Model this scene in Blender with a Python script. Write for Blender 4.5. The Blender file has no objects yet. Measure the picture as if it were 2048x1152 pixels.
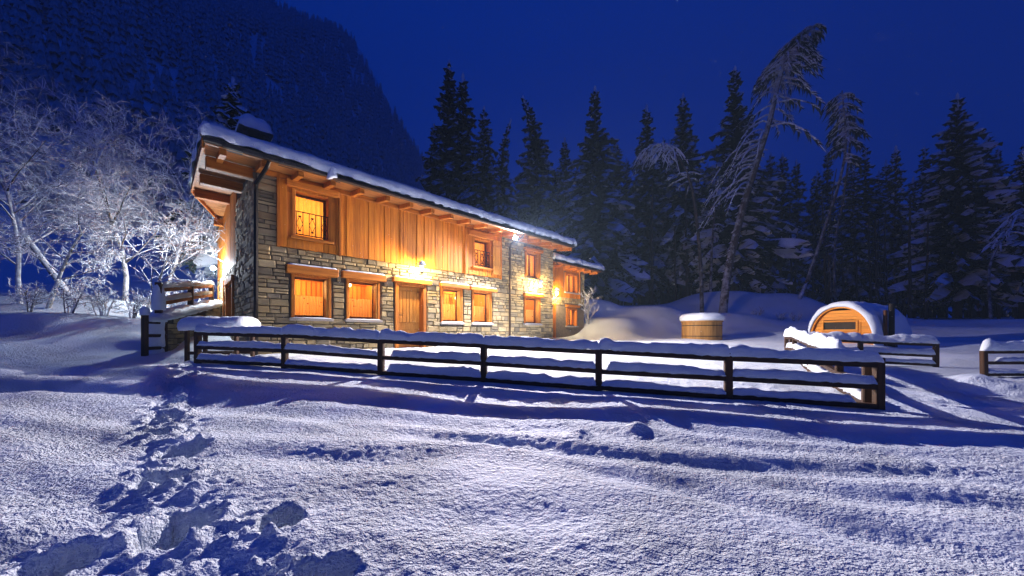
import bpy, math, random
import numpy as np
from mathutils import Vector, Matrix, Quaternion

random.seed(7)
rng = np.random.default_rng(7)
R = math.radians
EYE = 1.5                                  # eye height: world z = 1.5
scene = bpy.context.scene
col = scene.collection

# ------------------------------------------------------------------ camera
cam_data = bpy.data.cameras.new('camera')
cam = bpy.data.objects.new('camera', cam_data)
col.objects.link(cam)
cam.location = (0, 0, EYE)
cam.rotation_euler = (R(90), 0, 0)
cam_data.sensor_width = 36.0
cam_data.lens = 700.0 / 2048 * 36
cam_data.shift_y = 90.0 / 2048
cam_data.clip_start = 0.05
cam_data.clip_end = 3000
scene.camera = cam

# ------------------------------------------------------------------ dusk sky
SUN_ROT = 180                              # the sun has set behind the photographer
SKY_STRENGTH = 0.15
world = bpy.data.worlds.new('World')
scene.world = world
world.use_nodes = True
wn, wl = world.node_tree.nodes, world.node_tree.links
bg = wn['Background']
sky = wn.new('ShaderNodeTexSky')
sky.sky_type = 'NISHITA'
sky.sun_disc = False
sky.sun_elevation = R(-0.6)
sky.sun_rotation = R(SUN_ROT)
sky.altitude = 1400
sky.ozone_density = 6.0
# a closed snow-cloud deck after sunset: the sky texture under an even overcast
# (twice the light from the zenith of that from low down), seen with tungsten white balance
tint = wn.new('ShaderNodeMixRGB')
tint.blend_type = 'MULTIPLY'
tint.inputs[0].default_value = 1.0
tint.inputs[2].default_value = (0.0, 0.35, 0.6, 1)
wl.new(sky.outputs[0], tint.inputs[1])
wtc = wn.new('ShaderNodeTexCoord')
wsx = wn.new('ShaderNodeSeparateXYZ')
wl.new(wtc.outputs['Generated'], wsx.inputs[0])
wmr = wn.new('ShaderNodeMapRange')
wmr.inputs[1].default_value = 0.0; wmr.inputs[2].default_value = 1.0
wmr.inputs[3].default_value = 0.42; wmr.inputs[4].default_value = 1.0
wl.new(wsx.outputs['Z'], wmr.inputs[0])
deck = wn.new('ShaderNodeMixRGB')
deck.blend_type = 'MULTIPLY'
deck.inputs[0].default_value = 1.0
deck.inputs[1].default_value = (0.0, 0.17, 1.95, 1)
wl.new(wmr.outputs[0], deck.inputs[2])
add = wn.new('ShaderNodeMixRGB')
add.blend_type = 'ADD'
add.inputs[0].default_value = 1.0
wl.new(tint.outputs[0], add.inputs[1])
wl.new(deck.outputs[0], add.inputs[2])
wl.new(add.outputs[0], bg.inputs[0])
bg.inputs[1].default_value = SKY_STRENGTH

scene.view_settings.view_transform = 'Standard'
scene.view_settings.look = 'None'
scene.view_settings.gamma = 1
scene.view_settings.exposure = 0.12

# lamp strengths (the lamps themselves are built further down)
FLOOD_W = 7600
CORNER_L = 3800
LANTERN_L = 3900
ROOM_W = 80
HAZE = 0.0014

# ================================================================== helpers
def link_mesh(name, verts, faces, mat=None, parent=None, smooth=False, loops=None):
    me = bpy.data.meshes.new(name)
    verts = np.asarray(verts, dtype=np.float32)
    if isinstance(faces, np.ndarray):
        n, k = faces.shape
        me.vertices.add(len(verts)); me.vertices.foreach_set('co', verts.ravel())
        me.loops.add(n * k); me.loops.foreach_set('vertex_index', faces.astype(np.int32).ravel())
        me.polygons.add(n)
        me.polygons.foreach_set('loop_start', np.arange(0, n * k, k, dtype=np.int32))
        me.polygons.foreach_set('loop_total', np.full(n, k, dtype=np.int32))
        me.update(calc_edges=True)
    else:
        me.from_pydata([tuple(v) for v in verts], [], faces)
        me.update()
    if smooth:
        me.polygons.foreach_set('use_smooth', np.ones(len(me.polygons), dtype=bool))
    if mat: me.materials.append(mat)
    o = bpy.data.objects.new(name, me)
    col.objects.link(o)
    if parent: o.parent = parent
    return o

def empty(name, loc=(0, 0, 0), rz=0.0):
    o = bpy.data.objects.new(name, None)
    o.empty_display_size = 0.2
    col.objects.link(o)
    o.location = loc
    o.rotation_euler = (0, 0, rz)
    return o

def tag(o, label=None, cat=None, group=None, kind=None):
    if label: o['label'] = label
    if cat: o['category'] = cat
    if group: o['group'] = group
    if kind: o['kind'] = kind
    return o

def copy_tree(o, parent=None):
    c = o.copy(); col.objects.link(c)
    c.parent = parent
    for ch in [x for x in o.children]:
        copy_tree(ch, c)
    return c

class MB:
    """collects boxes, bars, tubes and strips into one mesh"""
    def __init__(s): s.v = []; s.f = []
    def add(s, verts, faces):
        b = len(s.v); s.v += [tuple(x) for x in verts]; s.f += [tuple(i + b for i in f) for f in faces]; return s
    def box(s, x0, x1, y0, y1, z0, z1, bev=0.0):
        if bev <= 0:
            v = [(x0,y0,z0),(x1,y0,z0),(x1,y1,z0),(x0,y1,z0),(x0,y0,z1),(x1,y0,z1),(x1,y1,z1),(x0,y1,z1)]
            f = [(3,2,1,0),(4,5,6,7),(0,1,5,4),(1,2,6,5),(2,3,7,6),(3,0,4,7)]
            return s.add(v, f)
        b = min(bev, (x1-x0)*.45, (y1-y0)*.45, (z1-z0)*.45)
        v = []; 
        for X, sx in ((x0, 1), (x1, -1)):
            for Y, sy in ((y0, 1), (y1, -1)):
                for Z, sz in ((z0, 1), (z1, -1)):
                    v += [(X, Y+sy*b, Z+sz*b), (X+sx*b, Y, Z+sz*b), (X+sx*b, Y+sy*b, Z)]
        c = lambda i, j, k, a: ((i*2+j)*2+k)*3+a
        f = []
        f += [(c(0,0,0,0), c(0,0,1,0), c(0,1,1,0), c(0,1,0,0)), (c(1,0,0,0), c(1,1,0,0), c(1,1,1,0), c(1,0,1,0))]
        f += [(c(0,0,0,1), c(1,0,0,1), c(1,0,1,1), c(0,0,1,1)), (c(0,1,0,1), c(0,1,1,1), c(1,1,1,1), c(1,1,0,1))]
        f += [(c(0,0,0,2), c(0,1,0,2), c(1,1,0,2), c(1,0,0,2)), (c(0,0,1,2), c(1,0,1,2), c(1,1,1,2), c(0,1,1,2))]
        for i in (0, 1):
            for j in (0, 1):
                f.append((c(i,j,0,0), c(i,j,1,0), c(i,j,1,1), c(i,j,0,1)))
        for i in (0, 1):
            for k in (0, 1):
                f.append((c(i,0,k,0), c(i,1,k,0), c(i,1,k,2), c(i,0,k,2)))
        for j in (0, 1):
            for k in (0, 1):
                f.append((c(0,j,k,1), c(1,j,k,1), c(1,j,k,2), c(0,j,k,2)))
        for i in (0, 1):
            for j in (0, 1):
                for k in (0, 1):
                    f.append((c(i,j,k,0), c(i,j,k,1), c(i,j,k,2)))
        return s.add(v, f)
    def tube(s, pts, rad, n=8, cap=True):
        pts = [Vector(p) for p in pts]
        if not hasattr(rad, '__len__'): rad = [rad]*len(pts)
        vs = []
        for i, p in enumerate(pts):
            t = (pts[min(i+1, len(pts)-1)] - pts[max(i-1, 0)])
            if t.length < 1e-9: t = Vector((0, 0, 1))
            t.normalize()
            a = Vector((0, 0, 1)) if abs(t.z) < .9 else Vector((1, 0, 0))
            x = t.cross(a).normalized(); y = t.cross(x)
            for k in range(n):
                g = 2*math.pi*k/n
                vs.append(p + (x*math.cos(g) + y*math.sin(g))*rad[i])
        fs = []
        for i in range(len(pts)-1):
            for k in range(n):
                fs.append((i*n+k, i*n+(k+1) % n, (i+1)*n+(k+1) % n, (i+1)*n+k))
        if cap:
            fs.append(tuple(range(n-1, -1, -1))); fs.append(tuple(range((len(pts)-1)*n, len(pts)*n)))
        return s.add(vs, fs)
    def lathe(s, prof, n=24, c=(0, 0, 0)):
        vs = []
        for r, z in prof:
            for k in range(n):
                g = 2*math.pi*k/n
                vs.append((c[0]+r*math.cos(g), c[1]+r*math.sin(g), c[2]+z))
        fs = []
        for i in range(len(prof)-1):
            for k in range(n):
                fs.append((i*n+k, i*n+(k+1) % n, (i+1)*n+(k+1) % n, (i+1)*n+k))
        return s.add(vs, fs)
    def quad(s, a, b, c, d): return s.add([a, b, c, d], [(0, 1, 2, 3)])
    def build(s, name, mat=None, parent=None, smooth=False):
        return link_mesh(name, s.v, s.f, mat, parent, smooth)

# ---- value noise (numpy)
_tab = rng.random((256, 256)).astype(np.float32)
def vnoise(x, y):
    x = np.asarray(x, dtype=np.float64); y = np.asarray(y, dtype=np.float64)
    xi = np.floor(x).astype(int); yi = np.floor(y).astype(int)
    fx = x - xi; fy = y - yi
    fx = fx*fx*fx*(fx*(fx*6-15)+10); fy = fy*fy*fy*(fy*(fy*6-15)+10)
    g = lambda a, b: _tab[a & 255, b & 255]
    return ((g(xi, yi)*(1-fx)+g(xi+1, yi)*fx)*(1-fy) + (g(xi, yi+1)*(1-fx)+g(xi+1, yi+1)*fx)*fy)*2-1
def fbm(x, y, octv=4, gain=.5):
    a = 1.0; t = 0; s = 0
    for i in range(octv):
        s = s + a*vnoise(x*(2**i)+17.3*i, y*(2**i)+5.1*i); t += a; a *= gain
    return s/t

def snow_strip(mb, p0, p1, w, t, seed=0.0, step=.07, rough=1.0, droop=.02, endcap=.09):
    """pillow of snow lying along a bar from p0 to p1"""
    p0, p1 = Vector(p0), Vector(p1)
    L = (p1-p0).length
    d = (p1-p0)/L
    side = Vector((d.y, -d.x, 0)).normalized()
    n = max(5, int(L/step)+1)
    prof = [(-1.0, -.0), (-1.08, .22), (-1.02, .55), (-.80, .86), (-.42, 1.0), (0, 1.04), (.42, 1.0), (.80, .86), (1.02, .55), (1.08, .22), (1.0, -.0)]
    m = len(prof)
    s = np.linspace(0, L, n)
    nt = fbm(s*1.3+seed*7.7, np.full(n, seed*3.1), 3)
    nt2 = fbm(s*6.0+seed*9.7, np.full(n, seed*5.3), 3)
    vs = []
    jit = rng.normal(0, 1, (n, m))
    for i in range(n):
        e = min(s[i], L-s[i])
        k = math.sqrt(max(0.0, 1-(1-min(1, e/endcap))**2))*.9+.1
        tt = t*(1+.26*nt[i]*rough+.16*nt2[i]*rough)*k
        ww = w*.5*(1+.10*nt[i]*rough+.08*nt2[i])*(.55+.45*k)
        c = p0 + d*s[i]
        for j, (a, b) in enumerate(prof):
            z = b*tt - (droop*(1+nt2[i]) if j in (0, m-1) else 0)
            jj = jit[i, j]*.006*rough
            vs.append(c + side*(a*ww+jj) + Vector((0, 0, z+jj*.7)))
    fs = []
    for i in range(n-1):
        for j in range(m):
            fs.append((i*m+j, (i+1)*m+j, (i+1)*m+(j+1) % m, i*m+(j+1) % m))
    fs.append(tuple(range(m))); fs.append(tuple(range((n-1)*m+m-1, (n-1)*m-1, -1)))
    mb.add(vs, fs)
    return mb

# ================================================================== materials
MATS = {}
def new_mat(name):
    m = bpy.data.materials.new(name); m.use_nodes = True
    nt = m.node_tree
    b = nt.nodes['Principled BSDF']
    return m, nt, nt.nodes, nt.links, b

def bump(nt, b, height, strength, dist):
    bp = nt.nodes.new('ShaderNodeBump')
    bp.inputs['Strength'].default_value = strength
    bp.inputs['Distance'].default_value = dist
    nt.links.new(height, bp.inputs['Height'])
    nt.links.new(bp.outputs[0], b.inputs['Normal'])
    return bp

def texco(nt, scale=(1, 1, 1), kind='Object'):
    tc = nt.nodes.new('ShaderNodeTexCoord'); mp = nt.nodes.new('ShaderNodeMapping')
    mp.inputs['Scale'].default_value = scale
    nt.links.new(tc.outputs[kind], mp.inputs[0])
    return mp.outputs[0]

def noise(nt, vec, scale, detail=4, rough=.55):
    n = nt.nodes.new('ShaderNodeTexNoise')
    n.inputs['Scale'].default_value = scale; n.inputs['Detail'].default_value = detail; n.inputs['Roughness'].default_value = rough
    if vec is not None: nt.links.new(vec, n.inputs['Vector'])
    return n.outputs['Fac']

def ramp(nt, fac, stops):
    r = nt.nodes.new('ShaderNodeValToRGB')
    e = r.color_ramp.elements
    while len(e) < len(stops): e.new(.5)
    for k, (p, c) in enumerate(stops):
        e[k].position = p; e[k].color = (*c, 1)
    nt.links.new(fac, r.inputs[0])
    return r.outputs[0]

def math_n(nt, op, a, b=None):
    m = nt.nodes.new('ShaderNodeMath'); m.operation = op
    for i, x in enumerate((a, b)):
        if x is None: continue
        if isinstance(x, (int, float)): m.inputs[i].default_value = x
        else: nt.links.new(x, m.inputs[i])
    return m.outputs[0]

def mixc(nt, fac, a, b):
    m = nt.nodes.new('ShaderNodeMixRGB')
    for i, x in ((0, fac), (1, a), (2, b)):
        if isinstance(x, (int, float)): m.inputs[i].default_value = x
        elif isinstance(x, tuple): m.inputs[i].default_value = (*x, 1)
        else: nt.links.new(x, m.inputs[i])
    return m.outputs[0]

def snow_mat(name, g1=26, s1=.9, d1=.035, g2=90, fine=.4):
    m, nt, N, L, b = new_mat(name)
    v = texco(nt)
    b.inputs['Base Color'].default_value = (.78, .87, .96, 1)
    b.inputs['Roughness'].default_value = .62
    b.inputs['Specular IOR Level'].default_value = .25
    a = noise(nt, v, g1, 3, .6); c = noise(nt, v, g2, 2, .6)
    h = math_n(nt, 'ADD', a, math_n(nt, 'MULTIPLY', c, fine))
    bp = bump(nt, b, h, s1, d1)
    if name == 'snow_ground':                 # crusty patches between smoother wind-packed ones
        mk = noise(nt, v, 1.1, 4, .6)
        mr = N.new('ShaderNodeMapRange'); mr.inputs[1].default_value = .36; mr.inputs[2].default_value = .62; mr.inputs[3].default_value = .42; mr.inputs[4].default_value = 1.0
        L.new(mk, mr.inputs[0]); L.new(mr.outputs[0], bp.inputs['Strength'])
    return m
M = {}
M['snow_ground'] = snow_mat('snow_ground', 24, 1.0, .095, 60, .42)
M['snow'] = snow_mat('snow', 22, .7, .03, 80, .4)
M['snow_fine'] = snow_mat('snow_soft', 9, .5, .03, 40, .3)

def wood_mat(name, c1, c2, c3, axis=2, rough=.6, grain=1.0, islands=True, knots=True):
    m, nt, N, L, b = new_mat(name)
    sc = [14, 14, 14]; sc[axis] = .9
    v = texco(nt, tuple(sc))
    oi = N.new('ShaderNodeObjectInfo'); ge = N.new('ShaderNodeNewGeometry')
    rnd = math_n(nt, 'FRACT', math_n(nt, 'ADD', oi.outputs['Random'], ge.outputs['Random Per Island']))
    off = N.new('ShaderNodeVectorMath'); off.operation = 'ADD'
    cmb = N.new('ShaderNodeCombineXYZ')
    L.new(math_n(nt, 'MULTIPLY', rnd, 37.0), cmb.inputs[0]); L.new(math_n(nt, 'MULTIPLY', rnd, 11.0), cmb.inputs[2])
    L.new(v, off.inputs[0]); L.new(cmb.outputs[0], off.inputs[1])
    n = noise(nt, off.outputs[0], 1.6, 6, .62)
    n2 = noise(nt, off.outputs[0], .45, 3, .5)
    f = math_n(nt, 'ADD', math_n(nt, 'MULTIPLY', n, .65), math_n(nt, 'MULTIPLY', n2, .35))
    cc = ramp(nt, f, [(.32, c1), (.5, c2), (.68, c3)])
    hv = N.new('ShaderNodeHueSaturation')
    L.new(cc, hv.inputs['Color'])
    L.new(math_n(nt, 'ADD', math_n(nt, 'MULTIPLY', rnd, .34), .80), hv.inputs['Value'])
    L.new(hv.outputs[0], b.inputs['Base Color'])
    b.inputs['Roughness'].default_value = rough
    b.inputs['Specular IOR Level'].default_value = .3
    bump(nt, b, n, .5*grain, .01)
    return m
M['clad'] = wood_mat('larch_cladding', (.30, .080, .004), (.52, .165, .008), (.66, .24, .016))
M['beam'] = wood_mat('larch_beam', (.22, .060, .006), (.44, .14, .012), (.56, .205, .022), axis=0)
M['jamb'] = wood_mat('larch_joinery', (.22, .06, .005), (.42, .13, .010), (.53, .19, .018))
M['darkjamb'] = wood_mat('dark_joinery', (.075, .022, .006), (.12, .038, .010), (.17, .06, .016))
M['soffit'] = wood_mat('soffit_wood', (.15, .055, .014), (.30, .12, .03), (.42, .18, .05), axis=0)
M['door'] = wood_mat('door_wood', (.33, .135, .022), (.48, .21, .035), (.58, .27, .05))
M['fence'] = wood_mat('fence_wood', (.022, .011, .006), (.042, .020, .010), (.07, .034, .017), axis=0)
M['post'] = wood_mat('fence_post_wood', (.03, .014, .007), (.06, .028, .012), (.10, .048, .02))
M['sauna'] = wood_mat('sauna_wood', (.50, .16, .010), (.70, .26, .018), (.78, .33, .03), axis=0)
M['tub'] = wood_mat('tub_wood', (.24, .12, .03), (.36, .19, .05), (.46, .26, .08))
M['interior'] = wood_mat('interior_pine', (.34, .12, .02), (.48, .18, .03), (.58, .25, .05))

def stone_mat(name, warm=1.0):
    m, nt, N, L, b = new_mat(name)
    v = texco(nt, kind='Object')
    oi = N.new('ShaderNodeObjectInfo'); ge = N.new('ShaderNodeNewGeometry')
    rnd = math_n(nt, 'FRACT', math_n(nt, 'ADD', oi.outputs['Random'], math_n(nt, 'MULTIPLY', ge.outputs['Random Per Island'], 7.31)))
    cc = ramp(nt, rnd, [(0, (.13, .10, .055)), (.2, (.32, .25, .125)), (.42, (.46, .35, .16)), (.62, (.22, .185, .115)), (.8, (.54, .42, .20)), (1, (.38, .26, .10))])
    ps = N.new('ShaderNodeTexCoord')
    geo = ge.outputs['Position']
    n = noise(nt, geo, 9, 5, .65)
    n2 = noise(nt, geo, 45, 4, .6)
    dk = mixc(nt, math_n(nt, 'MULTIPLY', n, .55), cc, (.11, .10, .085))
    L.new(dk, b.inputs['Base Color'])
    b.inputs['Roughness'].default_value = .85
    bump(nt, b, math_n(nt, 'ADD', n, math_n(nt, 'MULTIPLY', n2, .5)), .8, .02)
    return m
M['stone'] = stone_mat('rubble_stone')
def plain(name, c, rough=.6, metal=0.0, nscale=0, namp=.3):
    m, nt, N, L, b = new_mat(name)
    b.inputs['Base Color'].default_value = (*c, 1)
    b.inputs['Roughness'].default_value = rough
    b.inputs['Metallic'].default_value = metal
    if nscale:
        ge = N.new('ShaderNodeNewGeometry')
        n = noise(nt, ge.outputs['Position'], nscale, 5, .6)
        cc = ramp(nt, n, [(.3, tuple(x*(1-namp) for x in c)), (.7, tuple(x*(1+namp) for x in c))])
        L.new(cc, b.inputs['Base Color'])
        bump(nt, b, n, .4, .01)
    return m
M['mortar'] = plain('mortar', (.055, .046, .036), .95, 0, 14, .4)
M['slate'] = plain('slate', (.035, .033, .032), .7, 0, 20, .4)
M['metal'] = plain('dark_metal', (.025, .022, .02), .45, .8)
M['copper'] = plain('gutter_copper', (.06, .035, .022), .5, .7)
M['dark'] = plain('dark_inside', (.008, .008, .009), .6)
M['rendered'] = plain('render_wall', (.16, .125, .085), .95, 0, 8, .25)
M['granite'] = plain('granite_sill', (.30, .28, .26), .8, 0, 40, .2)
M['blackglass'] = plain('dark_glass', (.01, .011, .012), .12)

def emit(name, c, s):
    m = bpy.data.materials.new(name); m.use_nodes = True
    nt = m.node_tree; nt.nodes.remove(nt.nodes['Principled BSDF'])
    e = nt.nodes.new('ShaderNodeEmission'); e.inputs[0].default_value = (*c, 1); e.inputs[1].default_value = s
    nt.links.new(e.outputs[0], nt.nodes['Material Output'].inputs[0])
    return m
M['bulb'] = emit('lantern_bulb', (1.0, .71, .34), LANTERN_L)
M['flood_lens'] = emit('flood_lens', (1.0, .88, .72), 60)
M['corner_lens'] = emit('corner_lens', (.82, .90, 1.0), CORNER_L)
M['room_bulb'] = emit('room_bulb', (1.0, .72, .35), 14)

def glass_mat():
    m = bpy.data.materials.new('window_glass'); m.use_nodes = True
    nt = m.node_tree; nt.nodes.remove(nt.nodes['Principled BSDF'])
    t = nt.nodes.new('ShaderNodeBsdfTransparent'); t.inputs[0].default_value = (.95, .95, .93, 1)
    g = nt.nodes.new('ShaderNodeBsdfGlossy'); g.inputs['Roughness'].default_value = .03
    lw = nt.nodes.new('ShaderNodeLayerWeight'); lw.inputs[0].default_value = .5
    fac = math_n(nt, 'ADD', math_n(nt, 'MULTIPLY', math_n(nt, 'POWER', lw.outputs['Facing'], 4.0), .5), .025)
    mx = nt.nodes.new('ShaderNodeMixShader')
    nt.links.new(fac, mx.inputs[0]); nt.links.new(t.outputs[0], mx.inputs[1]); nt.links.new(g.outputs[0], mx.inputs[2])
    nt.links.new(mx.outputs[0], nt.nodes['Material Output'].inputs[0])
    return m
M['glass'] = glass_mat()
def curtain_mat(name, c, holes=True):
    m = bpy.data.materials.new(name); m.use_nodes = True
    nt = m.node_tree; nt.nodes.remove(nt.nodes['Principled BSDF'])
    v = texco(nt)
    vo = nt.nodes.new('ShaderNodeTexVoronoi'); vo.inputs['Scale'].default_value = 7.0
    nt.links.new(v, vo.inputs['Vector'])
    spot = math_n(nt, 'LESS_THAN', vo.outputs['Distance'], .13 if holes else 0.0)
    n = noise(nt, v, 30, 3)
    cc = mixc(nt, spot, mixc(nt, math_n(nt, 'MULTIPLY', n, .35), c, tuple(x*.6 for x in c)), (.25, .06, .02))
    d = nt.nodes.new('ShaderNodeBsdfDiffuse'); t = nt.nodes.new('ShaderNodeBsdfTranslucent')
    nt.links.new(cc, d.inputs[0]); nt.links.new(cc, t.inputs[0])
    mx = nt.nodes.new('ShaderNodeMixShader'); mx.inputs[0].default_value = .6
    nt.links.new(d.outputs[0], mx.inputs[1]); nt.links.new(t.outputs[0], mx.inputs[2])
    nt.links.new(mx.outputs[0], nt.nodes['Material Output'].inputs[0])
    return m
M['curtain'] = curtain_mat('cafe_curtain', (.86, .62, .24))
M['blind'] = curtain_mat('window_blind', (.78, .48, .14), False)

def snowy(name, bark, lo, hi, snowc=(.84, .87, .92), rough=.8, nz=3.0):
    """bark or needles with snow lying on whatever faces up"""
    m, nt, N, L, b = new_mat(name)
    ge = N.new('ShaderNodeNewGeometry')
    sx = N.new('ShaderNodeSeparateXYZ'); L.new(ge.outputs['True Normal'], sx.inputs[0])
    n = noise(nt, ge.outputs['Position'], nz, 3, .6)
    f = math_n(nt, 'ADD', sx.outputs['Z'], math_n(nt, 'MULTIPLY', math_n(nt, 'SUBTRACT', n, .5), 1.2))
    mr = N.new('ShaderNodeMapRange'); mr.inputs[1].default_value = lo; mr.inputs[2].default_value = hi
    L.new(f, mr.inputs[0])
    n2 = noise(nt, ge.outputs['Position'], 12, 3, .6)
    bk = mixc(nt, n2, tuple(x*.5 for x in bark), tuple(x*1.5 for x in bark))
    L.new(mixc(nt, mr.outputs[0], bk, snowc), b.inputs['Base Color'])
    b.inputs['Roughness'].default_value = rough
    b.inputs['Specular IOR Level'].default_value = .2
    return m
M['frost'] = snowy('frosted_twigs', (.09, .075, .07), -1.0, -.25, nz=5)
M['frost_trunk'] = snowy('frosted_bark', (.06, .05, .045), -.45, .35, nz=9)
M['spruce_bark'] = snowy('spruce_bark', (.055, .038, .028), .35, .9, nz=4)
M['larch_bark'] = snowy('snowy_larch_bark', (.075, .058, .05), .0, .8, nz=3)
M['needles'] = plain('spruce_needles', (.018, .030, .016), .8, 0, 2.0, .6)
M['needles_far'] = snowy('far_needles', (.014, .022, .014), -.5, .8, nz=.6)
M['tree_snow'] = plain('tree_snow', (.80, .83, .88), .8, 0, 3.0, .08)
# ================================================================== terrain
CP = np.array([
 (-6,2,-.96),(-3,2,-1.0),(0,2,-1.04),(3,2,-1.08),(6,2,-1.1),(-8,4,-.93),(-4,4,-.97),(0,4,-1.01),(4,4,-1.07),(8,4,-1.12),(0,0,-1.08),(-6,0,-1.0),(6,0,-1.12),
 (-6.5,7.3,-.66),(-4.4,6.85,-.72),(-2.4,6.44,-.79),(-.5,6.04,-.86),(1.4,5.65,-.93),(3.25,5.26,-1.0),(5.1,4.87,-1.07),(-7.6,7.4,-.66),
 (-4.6,8.0,-.52),(-1,8,-.60),(4,7.6,-.82),(-3,9.2,-.46),(0.5,11.5,-.42),(2,11.0,-.46),(6,11,-.62),(6,15.5,-.38),(10,15,-.36),(8,18,-.28),(4.5,17,-.36),
 (8.6,11,-.78),(12,10,-.97),(11.5,8.4,-1.08),(9,6,-1.2),(15,8,-1.12),(15,12.3,-.62),(17,15,-.35),(13.5,14.2,-.4),
 (5.3,23,2.2),(9,23,1.75),(13.7,23,1.3),(20,23,.75),(10,18.5,-.1),(14,18.5,.05),(20,17,-.2),(28,22,.3),(35,28,1.0),(6,20.5,.9),
 (8,29,2.2),(18,30,3.5),(22,30,3.3),(27,30,1.6),(12,34,2.6),(25,40,2.8),(40,40,1.6),(0,30,2.2),(-10,30,2.4),(-5,50,4),(30,60,4),(60,50,2),(60,20,0.2),
 (0,-20,-1.6),(-20,-20,-1.2),(20,-20,-1.6),(60,-20,-1.6),
 (-8.1,9.5,-.40),(-9.0,11.4,-.25),(-10.2,13.4,.0),(-7.2,8.6,-.5),
 (-9.2,8.3,-.52),(-9.9,9.6,-.02),(-10.8,11.3,.52),(-11.8,13.6,1.0),(-9.5,7.2,-.64),(-12,7.5,-.22),(-14,12,1.15),(-18,14,1.5),(-13,10,.6),(-18,8,.35),(-12,5,-.72),(-15,5,-.5),(-25,15,1.8),(-14,20,2),(-30,30,4),(-40,10,1.8),
 (-120,80,20),(120,80,6),(0,150,12),(200,0,2),(-200,0,10),(0,-200,-2)], dtype=float)

def base_h(x, y):
    x = np.asarray(x, float); y = np.asarray(y, float)
    num = np.zeros(x.shape); den = np.zeros(x.shape)
    for (a, b, c) in CP:
        w = 1.0/((x-a)**2+(y-b)**2+(1.6 if (b < 8.1 and abs(a) < 7 and b > -1) else .4))**1.9
        num += w*c; den += w
    return num/den

def seg_dist(x, y, pts):
    best = np.full(x.shape, 1e9); tt = np.zeros(x.shape)
    n = len(pts)-1
    for i in range(n):
        (ax, ay), (bx, by) = pts[i], pts[i+1]
        dx, dy = bx-ax, by-ay
        t = np.clip(((x-ax)*dx+(y-ay)*dy)/(dx*dx+dy*dy), 0, 1)
        d = np.hypot(x-ax-t*dx, y-ay-t*dy)
        tt = np.where(d < best, (i+t)/n, tt); best = np.minimum(best, d)
    return best, tt

TROUGHS = [  # polyline, depth, half width
 ([(-4.06, 4.56), (-2.65, 4.0), (-1.72, 3.71), (-0.29, 3.35), (0.59, 3.06), (1.6, 2.8), (3.05, 2.69), (3.73, 2.55), (4.36, 2.39)], 0.075, 0.15),
 ([(-.3, 3.02), (0.31, 2.8), (0.9, 2.5), (1.3, 2.28), (1.7, 2.05), (2.04, 1.75), (2.3, 1.45), (2.4, 1.2)], 0.085, 0.15),
 ([(-9.26, 5.52), (-7.64, 5.22), (-6.28, 5.03), (-5.08, 4.78)], 0.11, 0.15),
 ([(-3.81, 2.46), (-3.8, 2.76), (-3.8, 3.08), (-3.89, 3.43)], 0.045, 0.1),
 ([(-2.96, 2.63), (-3.07, 2.93), (-3.19, 3.24)], 0.05, 0.08),
 ([(-2.4, 1.41), (-2.3, 1.64), (-2.22, 1.91), (-2.19, 2.12)], 0.085, 0.085),
 ([(-1.23, 2.02), (-0.85, 2.26), (-0.43, 2.42), (-0.01, 2.48)], 0.03, 0.13),
 ([(-0.54, 1.7), (-0.25, 1.89), (0.21, 1.95), (0.69, 1.76)], 0.03, 0.13),
 ([(-2.7, 3.2), (-1.9, 2.9), (-1.0, 2.72), (-.2, 2.7)], 0.04, 0.14),
 ([(1.2, 2.62), (1.9, 2.45), (2.6, 2.25), (3.4, 2.1), (4.6, 2.0)], 0.06, 0.14),
 ([(6.0,5.2),(8.0,5.6),(11,5.2)], .09, .26),
 ([(8.5,7.0),(10.5,6.2),(13,5.6)], .12, .22),
]
MOUNDS = [(.67,3.42,.075,.11),(1.28,3.56,.075,.11),(-3.9,4.8,.05,.25),(-6.3,6.0,.06,.35),(-7.6,6.4,.06,.3),(9.8,7.4,.22,.5),(11.5,6.9,.15,.5),(10.2,6.3,.12,.35),(12.6,7.6,.18,.5)]
HOLES = [  # x, y, rx, ry, angle, depth
 (-1.69,1.80,.135,.19,.2,.36),(-1.24,1.86,.10,.11,.3,.28),(-2.34,2.35,.135,.13,.2,.22),(-2.75,2.93,.14,.20,.3,.24),(-3.45,3.37,.14,.15,.3,.17),(-3.95,4.0,.15,.18,.3,.15),(-4.5,4.6,.15,.2,.3,.14),(-5.0,5.2,.16,.2,.3,.13),(-5.5,5.8,.16,.2,.3,.11),(-6.1,6.4,.18,.22,.3,.10),(-6.7,7.0,.18,.22,.3,.09),(-1.95,1.5,.11,.11,.2,.2),(-.78,1.45,.10,.11,.2,.22)]
TRAIL = [(-1.08,1.39),(-1.41,1.64),(-1.99,2.06),(-2.57,2.59),(-3.26,3.31),(-4.3,4.4),(-5.4,5.7),(-6.6,7.0),(-7.5,8.0)]

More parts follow.
